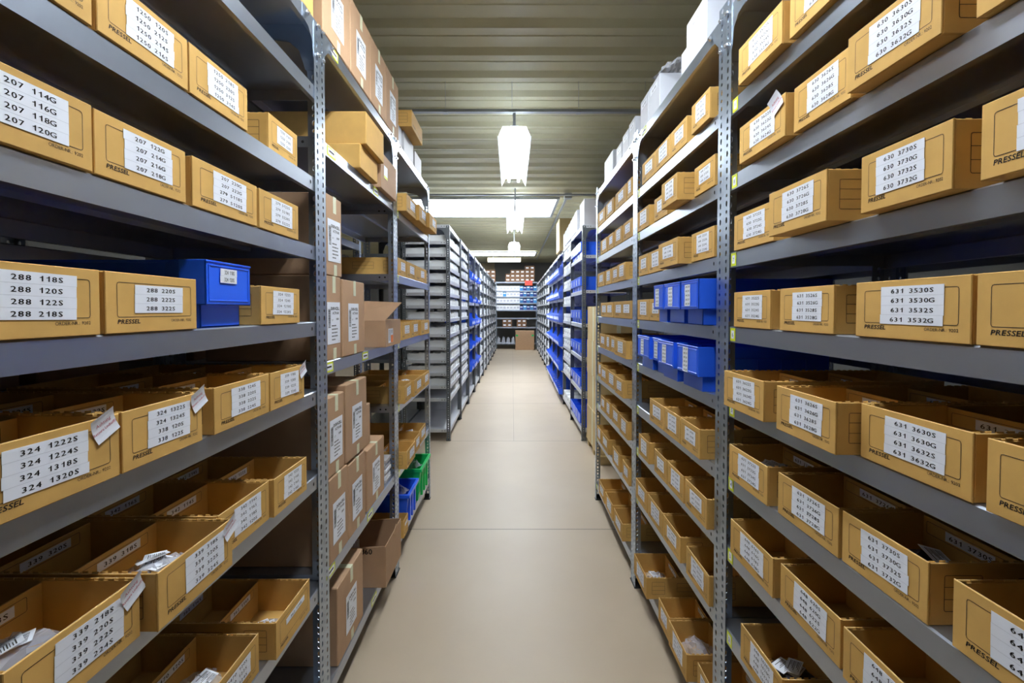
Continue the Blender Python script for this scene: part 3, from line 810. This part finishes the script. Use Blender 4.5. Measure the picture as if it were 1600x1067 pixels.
row(U3, 1, R1[8], 8, [(3.38, 3.22, .64), (3.20, 2.98, .64), (2.86, 2.66, .64), (2.60, 2.45, .64)], '643', inner=True, base=2710)
row(U3, 1, R1[9], 9, [(3.28, 3.08, .635), (3.05, 2.83, .635), (2.80, 2.58, .635)], '643', inner=True, base=2810)
# blue bins standing deeper on the third unit, white cartons on the top shelves
for zl, lb in ((R1[4], 'long blue bin at the back of the eye-level shelf, third right unit'),):
    pass

def white_carton(side, z, a, b, X, h, label, txt=None, D=.3, mat='whitecard', group=None):
    y0, y1 = shift(z, a), shift(z, b); W = y1 - y0 - .003
    key = (round(W, 3), h, D, mat)
    if key not in _car: _car[key] = carton_mesh(W, D, h, mat, bevel=.002)
    t = thing('white_carton', label, 'carton', (side * X, (y0 + y1) / 2, EYE + z + .0005), 0 if side < 0 else PI, group)
    link('carton_body', _car[key], t)
    if txt:
        link('sticker', sticker([txt], w=min(.10, W * .7), pitch=.028, em=.017, wx=.75), t, (.0006, .0, h - .035))
    return t
z = R1[0]
white_carton(1, z, 1.22, 1.43, .71, .24, 'large white carton on top of the right shelving, nearest and cut by the frame')
white_carton(1, z, 1.545, 1.725, .67, .185, 'white carton with black 660 2245 sticker on top of the right shelving', '660 2245')
white_carton(1, z, 1.73, 1.79, .675, .11, 'small white carton beside the 660 2245 carton on top of the right shelving', '6')
white_carton(1, z, 2.035, 2.20, .67, .17, 'white carton under a clear plastic bag on top of the right shelving', '660 1818')
bg = tag(link('plastic_bag', BAGS[0], None, (.74, shift(1.08, 2.02), EYE + z + .171), (0, 0, .4), (1.0, 1.2, 1.1)), 'clear plastic bag lying on a white carton on top of the right shelving', 'bag')
white_carton(1, z, 2.205, 2.34, .67, .17, 'white carton just behind the one with the plastic bag, right shelving top', '660 1819')
for k, (a, b, h) in enumerate(((2.44, 2.57, .15), (2.58, 2.72, .14), (2.74, 2.88, .125))):
    white_carton(1, z, a, b, .67, h, f'{["nearest", "middle", "farthest"][k]} of three small white cartons atop the farther near unit, right', '660 18')
white_carton(1, z, 3.02, 3.30, .68, .175, 'lone white carton at the far end of the right near shelving top', '66')

# ---- left unit 2: battery cartons
GB = 'cartons with battery shipping labels, left shelving'
z = L2[0]
for k, (a, b) in enumerate(((1.515, 1.776), (1.778, 2.027), (2.029, 2.286), (2.288, 2.53))):
    kraft_carton(-1, z, a, b, .64, .30, f'brown carton with white shipping label, {ORD[k]} in the row on the left shelving top', D=.42)
storage_box(-1, L1[0], 1.30, 1.49, .66, None, label='golden box end on the very top of the nearest left unit')
z = L2[1]
kraft_carton(-1, z, 1.83, 2.07, .62, .10, 'flat lower carton under a larger one, upper left shelf beside the battery cartons', lab=False, tape=False, mat='card', D=.42)
kraft_carton(-1, z + .102, 1.845, 2.10, .60, .135, 'larger closed carton stacked on a flat one, upper left shelf', lab=False, tape=False, mat='card', D=.42)
t = thing('open_carton', 'brown open-topped carton with a yellow label on the upper left shelf', 'carton', (-.62, 2.275, EYE + z + .0005))
def open_carton(W, D, h, cut=0.):
    mb = MB(); q = .004
    mb.box(-q, 0, -W / 2, W / 2, 0, h); mb.box(-D, -D + q, -W / 2, W / 2, 0, h); mb.box(-D + q, -q, -W / 2, W / 2, 0, q)
    for s_ in (-1, 1):
        y = s_ * (W / 2 - q / 2)
        mb.prism([(-D + q, y - q / 2, q), (-q, y - q / 2, q), (-q, y - q / 2, h), (-D * .45, y - q / 2, h - cut), (-D + q, y - q / 2, h - cut * .5)], (0, q, 0))
    return mb.mesh('carton_body', ['kraft'], bevel=.001)
link('carton_body', open_carton(.28, .40, .17, .03), t)
link('flap', MB().prism([(-.002, -.14, .17), (-.002, .14, .17), (-.09, .13, .205), (-.09, -.13, .205)], (0, 0, .003)).mesh('flap', ['kraft']), t)
e = link('sticker', MB().box(0, .0005, -.03, .03, -.03, .03, 0).box(.0005, .0007, -.03, .03, -.03, -.018, 1).mesh('sticker', ['paper', 'yellow']), t, (.0004, -.06, .09)); e['label'] = 'white and yellow sticker'
z = L2[2]
kraft_carton(-1, z, 1.555, 1.692, .645, .30, 'brown battery carton at near post, lower one on the blue-edged left shelf', D=.42, yoff=.0)
kraft_carton(-1, z, 1.695, 1.948, .64, .295, 'brown battery carton standing right of the stack on the blue-edged left shelf', D=.42, yoff=-.01)
kraft_carton(-1, z + .302, 1.555, 1.70, .645, .285, 'brown battery carton on top of the stack on the blue-edged left shelf', D=.42)
# open carton with raised flap
t = thing('open_carton', 'small carton with a raised flap and an orange-white sticker at eye level, left', 'carton', (-.602, 2.275, EYE + z + .0005))
link('carton_body', open_carton(.285, .32, .130), t)
link('flap', MB().prism([(-.31, -.140, .130), (-.002, -.140, .130), (.07, -.110, .215), (-.31, -.115, .230)], (0, .003, 0)).mesh('flap', ['kraft']), t)
e = link('sticker', MB().box(0, .0005, -.042, .042, -.035, .035, 0).box(.0005, .0007, .0, .040, -.034, .002, 1).box(.0005, .0007, -.038, -.004, -.025, .03, 2).box(.0005, .0007, .004, .034, .012, .028, 2).mesh('sticker', ['paper', 'orange', 'line']), t, (.0004, -.055, .052)); e['label'] = 'white sticker with an orange square'
z = L2[3]
kraft_carton(-1, z, 1.573, 1.752, .64, .305, 'battery carton at the near post, bottom of the big stack on left', D=.42)
kraft_carton(-1, z, 1.755, 1.960, .64, .295, 'battery carton second in the bottom row of the big stack on left', D=.42)
kraft_carton(-1, z, 2.00, 2.265, .645, .275, 'battery carton standing farthest in the big stack on left', D=.42)
kraft_carton(-1, z + .308, 1.565, 1.728, .645, .285, 'battery carton in the upper row at the near post, big stack on left', D=.42)
kraft_carton(-1, z + .308, 1.731, 1.978, .64, .305, 'battery carton highest in the big stack on left', D=.42)
kraft_carton(-1, z + .278, 1.99, 2.12, .67, .19, 'plain narrow carton wedged behind the highest battery carton on left', D=.40, lab=False, tape=False)
# catalogues
for k in range(7):
    tag(link('catalogue', MB().box(-.30, 0, 0, .10, 0, .016).mesh('catalogue', ['paper' if k % 2 else 'greycard'], bevel=.001), None, (-.655 - .004 * (k % 3), 2.31, EYE + z + .001 + k * .0175)),
        'white catalogue in the pile behind the battery cartons, left lower shelf', 'catalogue', 'catalogues piled on the left lower shelf')
z = L2[4]
kraft_carton(-1, z, 1.66, 1.945, .645, .295, 'battery carton standing alone on the bottom shelf at left', D=.42)
t = thing('open_carton', 'open carton marked 07360 jutting out of the bottom left shelf', 'carton', (-.60, 2.25, EYE + z + .0005))
link('carton_body', open_carton(.29, .42, .20, .01), t)
tx = MB(); text(tx, '07360', 0, 0, .036, 1, 0, 0, mono=0, bold=.001)
tv = [( -y, -.1453, zz) for (x, y, zz) in tx.v]
tx.v = [(y_ * -1, 0, z_) for (x_, y_, z_) in tx.v]
e = link('printing', tx.mesh('printing', ['ink'], recalc=False), t, (-.11, -.1456, .162), (0, 0, 0), (-1, 1, 1)); e['label'] = 'black number 07360'
link('flap', MB().prism([(.001, -.02, .195), (.0016, .03, .225), (.001, .07, .195), (.0016, .03, .165)], (.002, 0, 0)).mesh('flap', ['kraft']), t)
t2 = tag(link('wire_rack', MB().box(-.10, 0, 0, .012, 0, .14).box(-.10, 0, .03, .042, 0, .14).box(-.10, 0, .06, .072, 0, .13).box(-.10, 0, .09, .102, 0, .12).mesh('white_racks', ['greycard'], bevel=.002), None, (-.80, 2.22, EYE + z + .006)), 'row of white plastic holders inside the open carton marked 07360', 'holder')

# ---- left unit 3
def Lr(z, zi, items, inner=False, pre='412', base=1010, tall=False):
    for k, (a, b, X) in enumerate(items):
        v = base + 4 * k
        lines = [f'{pre} {v}S', f'{pre} {v}G', f'{pre} {v+2}S']
        storage_box(-1, z, a, b, X, lines, inner=(lines[0],) if inner else (), label=f'golden box, {ORD[k]} on the {SHN[zi]}, left unit with crates', h=.118 if tall else BH, stick_off=.02)
Lr(L3[1], 1, [(2.535, 2.800, .597), (2.805, 3.04, .58), (3.045, 3.33, .56)])
Lr(L3[2], 2, [(2.54, 2.73, .645), (2.75, 2.99, .645), (3.0, 3.39, .645)], tall=False, base=1110)
Lr(L3[3], 3, [(2.56, 2.78, .63), (2.80, 3.02, .63), (3.05, 3.36, .62)], inner=True, base=1210)
Lr(L3[4], 4, [(2.545, 2.72, .61), (2.75, 2.99, .60), (3.0, 3.25, .60)], inner=True, base=1310)
Lr(L3[5], 5, [(2.555, 2.78, .60), (2.80, 2.97, .61), (2.99, 3.22, .62)], inner=True, base=1410)
bag_in(-1, L3[1], 2.95, .58, kind=0, lift=.09, cards=0, dx=.1, label='clear plastic bag heaped over boxes under the left top shelf', group=None)
bag_in(-1, L3[3], 2.66, .63, kind=1, lift=.05, cards=2, label='bag with white goods in an eye-level box at left', group=None, s=.8)
bag_in(-1, L3[4], 2.86, .60, kind=2, lift=.05, cards=3, label='bag of pale goods in a box of the left unit with crates', group=None, s=.9)
bag_in(-1, L3[5], 3.05, .62, kind=0, lift=.05, cards=3, label='bag of printed packets in a low box above the green crate', group=None, s=.8)
# crates
def crate_mesh(W, D, h, mat):
    mb = MB(); t = .004
    tp = [( -D, -W / 2), (0, -W / 2), (0, W / 2), (-D, W / 2)]; s_ = .90
    def sc(p): return ((p[0] + D / 2) * s_ - D / 2, p[1] * s_)
    n = 4
    for i in range(n):
        a, b = tp[i], tp[(i + 1) % n]; c, d = sc(b), sc(a)
        nx, ny = (b[1] - a[1]), -(b[0] - a[0]); l = math.hypot(nx, ny); nx *= -t / l; ny *= -t / l
        mb.prism([(d[0], d[1], 0), (c[0], c[1], 0), (b[0], b[1], h), (a[0], a[1], h)], (nx, ny, 0))
    q = [sc(p) for p in tp]; mb.prism([(p[0], p[1], 0) for p in q], (0, 0, .004))
    # broad rolled rim
    r = .012
    mb.box(-D - r, r, -W / 2 - r, -W / 2 + .003, h - .022, h); mb.box(-D - r, r, W / 2 - .003, W / 2 + r, h - .022, h)
    mb.box(-.003, r, -W / 2, W / 2, h - .022, h); mb.box(-D - r, -D + .003, -W / 2, W / 2, h - .022, h)
    for yy in (-W * .3, -.01, W * .25): mb.box(-.012, .002, yy, yy + .02, .02, h - .025)
    return mb.mesh('crate_body', [mat], bevel=.003)
for (a, b, mat, h, lb) in ((2.66, 2.94, 'blue', .20, 'blue plastic crate on the bottom left shelf with clear bags inside'), (3.02, 3.36, 'green', .225, 'green plastic crate on the bottom left shelf behind the blue crate')):
    y0, y1 = shift(-1.3, a), shift(-1.3, b)
    t = thing('plastic_crate', lb, 'crate', (-.635 + .015, (y0 + y1) / 2, EYE + L3[6] + .0005)); link('crate_body', crate_mesh(y1 - y0 - .03, .40, h, mat), t)
    tag(link('plastic_bag', BAGS[1 if mat == 'blue' else 2], None, (-.76, (y0 + y1) / 2, EYE + L3[6] + h - .03), (0, 0, 1), (1.3, 1.3, 1.4)), f'clear plastic bag swelling out of the {mat} crate', 'bag')
storage_box(-1, L3[6], 2.545, 2.655, .615, ['412 1510'], label='golden box beside the 07360 carton on the bottom left shelf')
# top of unit 3
white_carton(-1, L3[0], 2.58, 2.70, .665, .14, 'crumpled white carton under an overhanging brown box, left shelving top', D=.25)
white_carton(-1, L3[0], 2.74, 3.00, .66, .15, 'tall white carton under an overhanging brown box, left shelving top', D=.25)
white_carton(-1, L3[0], 3.02, 3.24, .655, .13, 'mauve grey carton at the far end of the left shelving top', D=.25, mat='greycard')
t = storage_box(-1, L3[0] + .152, 2.68, 3.00, .60, None, label='brown box overhanging the aisle on top of white cartons, left shelving top')

# ---- things on the back-to-back units (seen through the gaps)
def back_bins(x, ys, z, side, group, lb, W=.18, D=.44, h=.15):
    for y in ys:
        t = thing('storage_bin', lb, 'storage bin', (x, y, EYE + z + .0005), 0 if side > 0 else PI, group)
        key = (round(W, 2), round(D, 2), round(h, 3), 'blue')
        if key not in _bins: _bins[key] = blue_bin_mesh(key[0] - .002, D, h)
        link('bin_body', _bins[key], t)
XB = XR + 2 * DEP + .03
for zi, z in enumerate((.55, .20, -.15)):
    back_bins(XB - .0, [.52 + .2 * k for k in range(14) if not any(abs(.52 + .2 * k - yy) < .147 for yy in RY)], z, 1, 'blue bins on the units behind the right racks', 'blue bin turned away, on the unit behind the right racks')
for zi, z in enumerate((-.55, -.95, -1.335)):
    for k in range(14):
        y = .52 + .21 * k
        if any(abs(y - yy) < .147 for yy in RY): continue
        t = thing('storage_box', 'golden storage box turned away, on the unit behind the right racks', 'storage box', (XB, y, EYE + z + .0005), 0, 'boxes on the units behind the right racks')
        link('box_body', BODY, t)
XBL = -XL - 2 * DEP - .03
pk = MB().box(0, .40, -.2, .2, 0, .19, 0).box(-.001, .401, -.08, .04, 0, .1905, 1).mesh('striped_carton', ['whitecard', 'magenta'], bevel=.002)
for k, (y, z, lb) in enumerate(((.85, .155, 'white carton with a magenta band behind the nearest left unit'), (2.22, .155, 'white carton with a magenta band seen through the battery carton unit'),
                                (2.92, .155, 'white carton with magenta band behind the left unit with crates'), (1.75, -.6, 'white and magenta carton low behind the battery cartons'))):
    tag(link('striped_carton', pk, None, (XBL + .02, y, EYE + z + .0005)), lb, 'carton')
for z in (-.6, -1.325, -.2, .5):
    for k in range(10):
        y = .72 + .29 * k
        if any(abs(y - yy) < .17 for yy in LY) or (z == -.6 and abs(y - 1.75) < .36): continue
        t = thing('cardboard_carton', 'brown carton on the dim unit behind the left racks', 'carton', (XBL + .42, y, EYE + z + .0005), 0, 'cartons on the units behind the left racks')
        key = (.25, .25, .4, 'kraft')
        if key not in _car: _car[key] = carton_mesh(.25, .4, .25)
        link('carton_body', _car[key], t)

# ================================================================== FAR RACKS
DIRL = Vector((.127, 10.8)).normalized(); ang = 0.0   # each unit stands square, stepped a little to the right
FL = Vector((-.692, 4.985)); FR = Vector((.770, 4.985))
SP = 1.0012
def fl(k, xo=0.):   # point on the left far row's front line
    p = FL + DIRL * k; n = Vector((DIRL.y, -DIRL.x)); return p + n * xo
def fr_(k, xo=0.):
    p = FR + DIRL * k; n = Vector((DIRL.y, -DIRL.x)); return p + n * xo
LT = [.945, .764, .624, .484, .338, .193, .05, -.095, -.27, -.415, -.560, -.703, -.848, -.990, -1.336]
LFAR = [.945, .68, .42, .16, -.10, -.36, -.62, -.88, -1.12, -1.336]
ORDW = ['first', 'second', 'third', 'fourth', 'fifth', 'sixth', 'seventh', 'eighth', 'ninth', 'tenth', 'eleventh']
NU = 11
LB3 = [.945, .50, .12, -.26, -.62, -.98, -1.336]
for k in range(NU):
    p = fl(k * SP)
    lv = LT if k < 2 else (LB3 if k in (2, 3) else LFAR)
    what = 'many shallow white trays' if k < 2 else ('blue bins' if k in (2, 3) else 'small white packs')
    unit((p.x, p.y, 0), ang, 1.0, .53, 2.41, up(lv), f'grey shelving unit with {what}, {ORDW[k]} of the far left row', post='shaded_post', shelf='palemetal')
RB1 = [.945, .61, .22, -.157, -.535, -.92, -1.336]
for k in range(NU):
    p = fr_((k + 1) * SP)
    lv = RB1 if k == 0 else ([.945, .78, .55, .32, .09, -.157, -.38, -.535, -.72, -.92, -1.336] if k == 1 else ([.945, .55, .18, -.20, -.58, -.96, -1.336] if k in (2, 3, 4) else LFAR))
    what = 'blue bins' if k in (0, 2, 3, 4) else 'white packs'
    unit((p.x, p.y, 0), PI + ang, 1.0, .53, 2.41, up(lv), f'grey shelving unit with {what}, {ORDW[k]} of the far right row', post='shaded_post', shelf='palemetal')
# second rank behind the far left row (its posts show left of the first)
for k in range(2):
    p = fl((k + 1) * SP, -1.09)
    unit((p.x, p.y, 0), PI + ang, 1.0, .53, 2.41, up(LT[:-1:2] + [LT[-1]]), f'grey shelving unit backing onto the far left row, {ORDW[k]} from its near end', post='shaded_post')

# white trays: open shallow box with lumps
def tray_mesh(W, D, h, seed):
    rr = random.Random(seed); mb = MB(); t = .003
    mb.box(-D, 0, -W / 2, W / 2, 0, t); mb.box(-t, 0, -W / 2, W / 2, t, h * .75); mb.box(-D, -D + t, -W / 2, W / 2, t, h)
    mb.box(-D + t, -t, -W / 2, -W / 2 + t, t, h); mb.box(-D + t, -t, W / 2 - t, W / 2, t, h)
    for i in range(5):
        x = -.02 - i * .085; hh = rr.uniform(.8, 1.15) * h
        mb.box(x - .07, x, -W / 2 + .008, W / 2 - .008 - rr.uniform(0, .02), t, hh, 1)
    return mb.mesh('white_tray', ['traywhite', 'whitegoods'], bevel=.0008)
TRAYS = [tray_mesh(.112, .47, .070, s_) for s_ in range(3)]
SHF = ['top', 'second', 'third', 'fourth', 'fifth', 'sixth', 'seventh', 'eighth', 'ninth', 'tenth', 'eleventh', 'twelfth', 'thirteenth', 'bottom']
for k in range(2):
    for i, z in enumerate(LT[1:14]):
        if k == 0 and i == 12: rng = range(5, 8)
        else: rng = range(8)
        for q in rng:
            p = fl(k * SP + .100 + .1143 * q, -.012 - R.uniform(0, .02))
            lb = f'white tray of small packs, {SHF[i+1] if i < 12 else "lowest filled"} shelf down, {ORDW[k]} unit of far left row'
            tag(link('white_tray', R.choice(TRAYS), None, (p.x, p.y, EYE + z + .0005), (0, 0, ang)), lb, 'tray', f'white trays, shelf {i+1} of far left unit {k+1}')
# open-fronted stacking bins (hopper front)
def hopper_mesh(W, D, h, mat='blue'):
    mb = MB(); t = .004
    mb.box(-D, 0, -W / 2, W / 2, 0, t); mb.box(-D, -D + t, -W / 2, W / 2, t, h)
    for s_ in (-1, 1):
        y = s_ * (W / 2 - t / 2)
        mb.prism([(-D, y - t / 2, t), (0, y - t / 2, t), (.015, y - t / 2, h * .42), (-.06, y - t / 2, h * .55), (-.11, y - t / 2, h), (-D, y - t / 2, h)], (0, t, 0))
    mb.prism([(0, -W / 2, t), (.015, -W / 2, h * .42), (.019, -W / 2, h * .42), (.004, -W / 2, t)], (0, W, 0))
    mb.box(-D, -.11, -W / 2 - .004, -W / 2, h - .012, h); mb.box(-D, -.11, W / 2, W / 2 + .004, h - .012, h)
    mb.box(.012, .017, -W * .3, W * .3, h * .15, h * .35, 1)
    mb.box(-D + .01, -.02, -W / 2 + .01, W / 2 - .01, t, h * .4, 2)
    return mb.mesh('hopper_bin', [mat, 'paper', 'darkfill'], bevel=.001)
HOP = hopper_mesh(.166, .42, .20); HOPS = hopper_mesh(.14, .36, .14); HOPP = hopper_mesh(.166, .42, .25, 'bluepale')
LONG = blue_bin_mesh(.205, .48, .155)
def put(mesh, nm, fn, k, z, off, flip, lb, cat, grp, rz=0, s=1.):
    p = fn(k, off)
    return tag(link(nm, mesh, None, (p.x, p.y, EYE + z + .0005), (0, rz, ang + (PI if flip else 0)), (s, s, s)), lb, cat, grp)
# far left, third and fourth units
for k in (2, 3):
    for i, z in enumerate(LB3[1:6]):
        for q in range(5):
            if (i + q + k) % 4 == 3: continue
            put(HOPS if i % 2 else HOP, 'stacking_bin', fl, k + .14 + .18 * q, z, .03, False, f'blue open-front bin, {SHF[i+1]} shelf down, {ORDW[k]} unit of far left row', 'storage bin', f'blue bins, shelf {i+2} of far left unit {k+1}')
WP = MB().box(-.30, 0, -.055, .055, 0, .13, 0).box(0, .0006, -.04, .04, .07, .10, 1).mesh('white_pack', ['whitecard', 'line'], bevel=.002)
WP2 = MB().box(-.30, 0, -.09, .09, 0, .10, 0).box(0, .0006, -.05, .05, .04, .07, 1).mesh('white_pack', ['whitegoods', 'line'], bevel=.002)
for side, fn, rng in ((0, fl, range(4, NU)), (1, fr_, range(5, NU))):
    for k in rng:
        for i, z in enumerate(LFAR[1:]):
            for q in range(2 if k > 7 else 3):
                n = 2 if k > 7 else 3
                put(WP if (k + i + q) % 2 else WP2, 'white_pack', fn, k + .2 + (.6 / (n - 1)) * q, z, (-.02 if side == 0 else .02), bool(side),
                    f'white pack, {SHF[i+1]} shelf down, {ORDW[k]} unit of the far {"right" if side else "left"} row', 'pack', f'white packs, shelf {i+2} of far {"right" if side else "left"} unit {k+1}')
# far right first unit: long blue bins; second: white packs; third to fifth: hoppers
for i, z in enumerate(RB1[1:6]):
    for q in range(4):
        o = put(LONG, 'storage_bin', fr_, .158 + .229 * q, z, -.0, True, f'blue bin, {ORD[q]} on the {SHF[i+1]} shelf down, first unit of far right row', 'storage bin', None)
        if q == 0: pass
        st = link('sticker', sticker(['642 18', '642 19', '642 20'], w=.046, pitch=.02, em=.012, wx=.6, sep=False), o, (.0018, -.01, .10))
for q in range(4): put(LONG, 'storage_bin', fr_, .158 + .229 * q, RB1[6] + .0, .0, True, f'blue bin, {ORD[q]} on the bottom shelf, first unit of far right row', 'storage bin', None)
for i, z in enumerate([.78, .55, .32, .09, -.157, -.38, -.535, -.72, -.92, -1.336]):
    for q in range(4):
        put(WP2, 'white_pack', fr_, 1.145 + .235 * q, z, .01, True, f'white pack, {SHF[i+1]} shelf down, second unit of the far right row', 'pack', f'white packs, shelf {i+2} of far right unit 2')
for k in (2, 3, 4):
    for i, z in enumerate([.55, .18, -.20, -.58, -.96, -1.336]):
        for q in range(5):
            put(HOPP if i < 3 else HOP, 'stacking_bin', fr_, k + .14 + .18 * q, z, -.05, True, f'blue open-front bin, {SHF[i+1]} shelf down, {ORDW[k]} unit of far right row', 'storage bin', f'blue bins, shelf {i+2} of far right unit {k+1}')
# tops of the far right row
GC = MB().box(-.46, 0, -.17, .17, 0, .29).mesh('big_grey_carton', ['greycard'], bevel=.003)
put(GC, 'grey_carton', fr_, .19, .945, .03, True, 'large pale grey carton on top of the first far right unit', 'carton', None)
WC = MB().box(-.36, 0, -.10, .10, 0, .25).mesh('white_top_carton', ['whitecard'], bevel=.002)
for q in range(7):
    put(WC, 'white_carton', fr_, .50 + .225 * q, .945, -.0, True, f'white carton, {ORDW[q]} in the row behind the pale grey carton, far right top', 'carton', None, s=1 - .03 * q)
YC = MB().box(-.48, 0, -.26, .26, 0, .262, 0).box(0, .001, -.18, .08, .14, .22, 1)
for q in range(5): YC.box(-.40 + .055 * q, -.37 + .055 * q, -.2608, -.26, .17, .23, 2)
YC.box(-.14, -.02, -.2608, -.26, .13, .23, 1)
YC = YC.mesh('tan_carton', ['yellowcard', 'paper', 'ink'], bevel=.003)
for q in range(2):
    put(YC, 'tan_carton', fr_, 2.45, .945 + .258 * q, -.04, True, ['lower tan carton of the pair on top of the far right row', 'upper tan carton of the pair on top of the far right row'][q], 'carton', None, s=.98)
# top of far left: small bag things
# tall stack of pale cartons on a pallet beside the near right rack
pal = thing('pallet', 'wooden pallet under the tall stack of pale cartons, right', 'pallet', (1.02, 4.55, 0))
for yy in (-.30, 0, .30): link('pallet_block', MB().box(-.19, .19, yy - .04, yy + .04, 0, .07).mesh('block', ['yellowcard']), pal)
link('pallet_deck', MB().box(-.20, .20, -.36, .36, .07, .09).mesh('deck', ['yellowcard'], bevel=.002), pal)
TC = MB().box(-.18, .18, -.34, .34, 0, .353, 0).box(-.02, .02, -.3408, -.3400, 0, .353, 1).box(-.181, -.18, -.03, .03, 0, .353, 1).mesh('pale_carton', ['yellowcard', 'tape'], bevel=.004)
for q in range(4):
    tag(link('pale_carton', TC, None, (1.0 + .006 * (q % 2), 4.55, .0905 + .3535 * q), (0, 0, R.uniform(-.01, .01))), ['bottom', 'second lowest', 'second highest', 'topmost'][q] + ' pale carton of the tall stack right of the aisle', 'carton')

# ================================================================== BACK RACK
BY = 16.75; BX0, BX1 = -.62, .96
BL = [1.045, .72, .50, .26, .0, -.30, -.645, -1.24]
unit((BX0, BY, 0), -PI / 2, BX1 - BX0, .5, 2.51, up(BL), 'shelving unit across the end of the aisle, full of white and blue packs', shelf='shelfmetal', post='galv')
SB = MB().box(-.06, .06, 0, .35, 0, .17, 0).box(-.045, .045, -.001, 0, .04, .12, 1).mesh('pack', ['whitegoods', 'line'], bevel=.001)
SBB = MB().box(-.06, .06, 0, .35, 0, .17, 0).box(-.045, .045, -.001, 0, .10, .14, 1).mesh('pack', ['cyan', 'paper'], bevel=.001)
SBN = MB().box(-.06, .06, 0, .35, 0, .15, 0).box(-.045, .045, -.001, 0, .09, .12, 1).mesh('pack', ['navy', 'paper'], bevel=.001)
BSH = ['second', 'third', 'fourth', 'fifth']
for i, z in enumerate(BL[1:5]):
    for q in range(12):
        x = BX0 + .09 + .1265 * q
        wht = q < 7 and not (i == 1 and q == 2)
        tag(link('slim_pack', SB if wht else (SBB if (q + i) % 2 else SBN), None, (x, BY + .02, EYE + z + .0005)),
            (f'white pack in the row on the {BSH[i]} shelf down, end-of-aisle unit' if wht else f'blue pack in the row on the {BSH[i]} shelf down, end-of-aisle unit'), 'pack', f'{"white" if wht else "blue"} packs, shelf {i+2} of the end unit')
DB = MB().box(-.088, .088, 0, .30, 0, .148, 0).box(-.05, .05, -.001, 0, .05, .10, 1).mesh('brown_drawer_box', ['kraft_dark', 'paper'], bevel=.002)
for r_, (q0, q1) in enumerate(((2, 8), (2, 8), (3, 8), (6, 8))):
    for q in range(q0, q1):
        tag(link('brown_box', DB, None, (BX0 + .10 + .182 * q, BY + .02, EYE + BL[0] + .0005 + .149 * r_)), f'dark brown box with white label, {["bottom", "second", "third", "top"][r_]} row of the pile atop the end unit', 'box', f'brown boxes, row {r_+1} atop the end unit')
for r_ in range(3):
    for q in range(2):
        tag(link('brown_box', DB, None, (BX0 - .27 + .182 * q, BY + .02, EYE + BL[0] + .0005 + .149 * r_)), 'dark brown box with white label in the left pile atop the end unit', 'box', 'brown boxes left atop the end unit')
for r_ in range(2):
    for q in range(3, 8):
        if q == 5: continue
        tag(link('brown_box', DB, None, (BX0 + .10 + .182 * q - .3, BY + .02, EYE + BL[6] + .0005 + .149 * r_)), 'dark brown box with white label on the seventh shelf of the end unit', 'box', 'brown boxes on the seventh shelf of the end unit')
unit((BX0 - 1.3, BY, 0), -PI / 2, 1.28, .5, 2.51, up(BL), 'shelving unit at the back left, mostly hidden by the far left row')
GR = crumpled(5, .30, .18, .10, ('bag',)).copy()
for q in range(4):
    tag(link('clear_bag', BAGS[q % 3], None, (BX0 + .12 + .18 * q, BY + .12, EYE + BL[7] + .005), (0, 0, q * PI), (1.1, 1.0, 5.5)), 'grey clear bag standing on the lowest shelf of the end unit', 'bag', 'bags on the lowest shelf of the end unit')
t = thing('big_carton', 'large brown carton standing on the floor before the end-of-aisle unit', 'carton', (.47, BY - .36, 0))
link('carton_body', MB().box(-.345, .345, 0, .33, 0, .70).mesh('carton_body', ['kraft'], bevel=.005), t)
for x in (-.33, .25): 
    e = link('green_mark', MB().box(x, x + .08, -.0012, -.0002, .50, .56).mesh('mark', ['green']), t); e['label'] = 'green mark on the carton'
sg = MB().box(-.14, .14, -.004, .004, -.09, .09, 0)
for q in range(3): sg.box(-.10, .10 - .03 * q, -.0045, -.004, .04 - .045 * q, .058 - .045 * q, 1)
tag(link('red_sign', sg.mesh('sign', ['redsign', 'ink_red']), None, (.62, BY - .012, EYE + 1.0)), 'red-orange notice hanging on the end-of-aisle unit', 'sign')
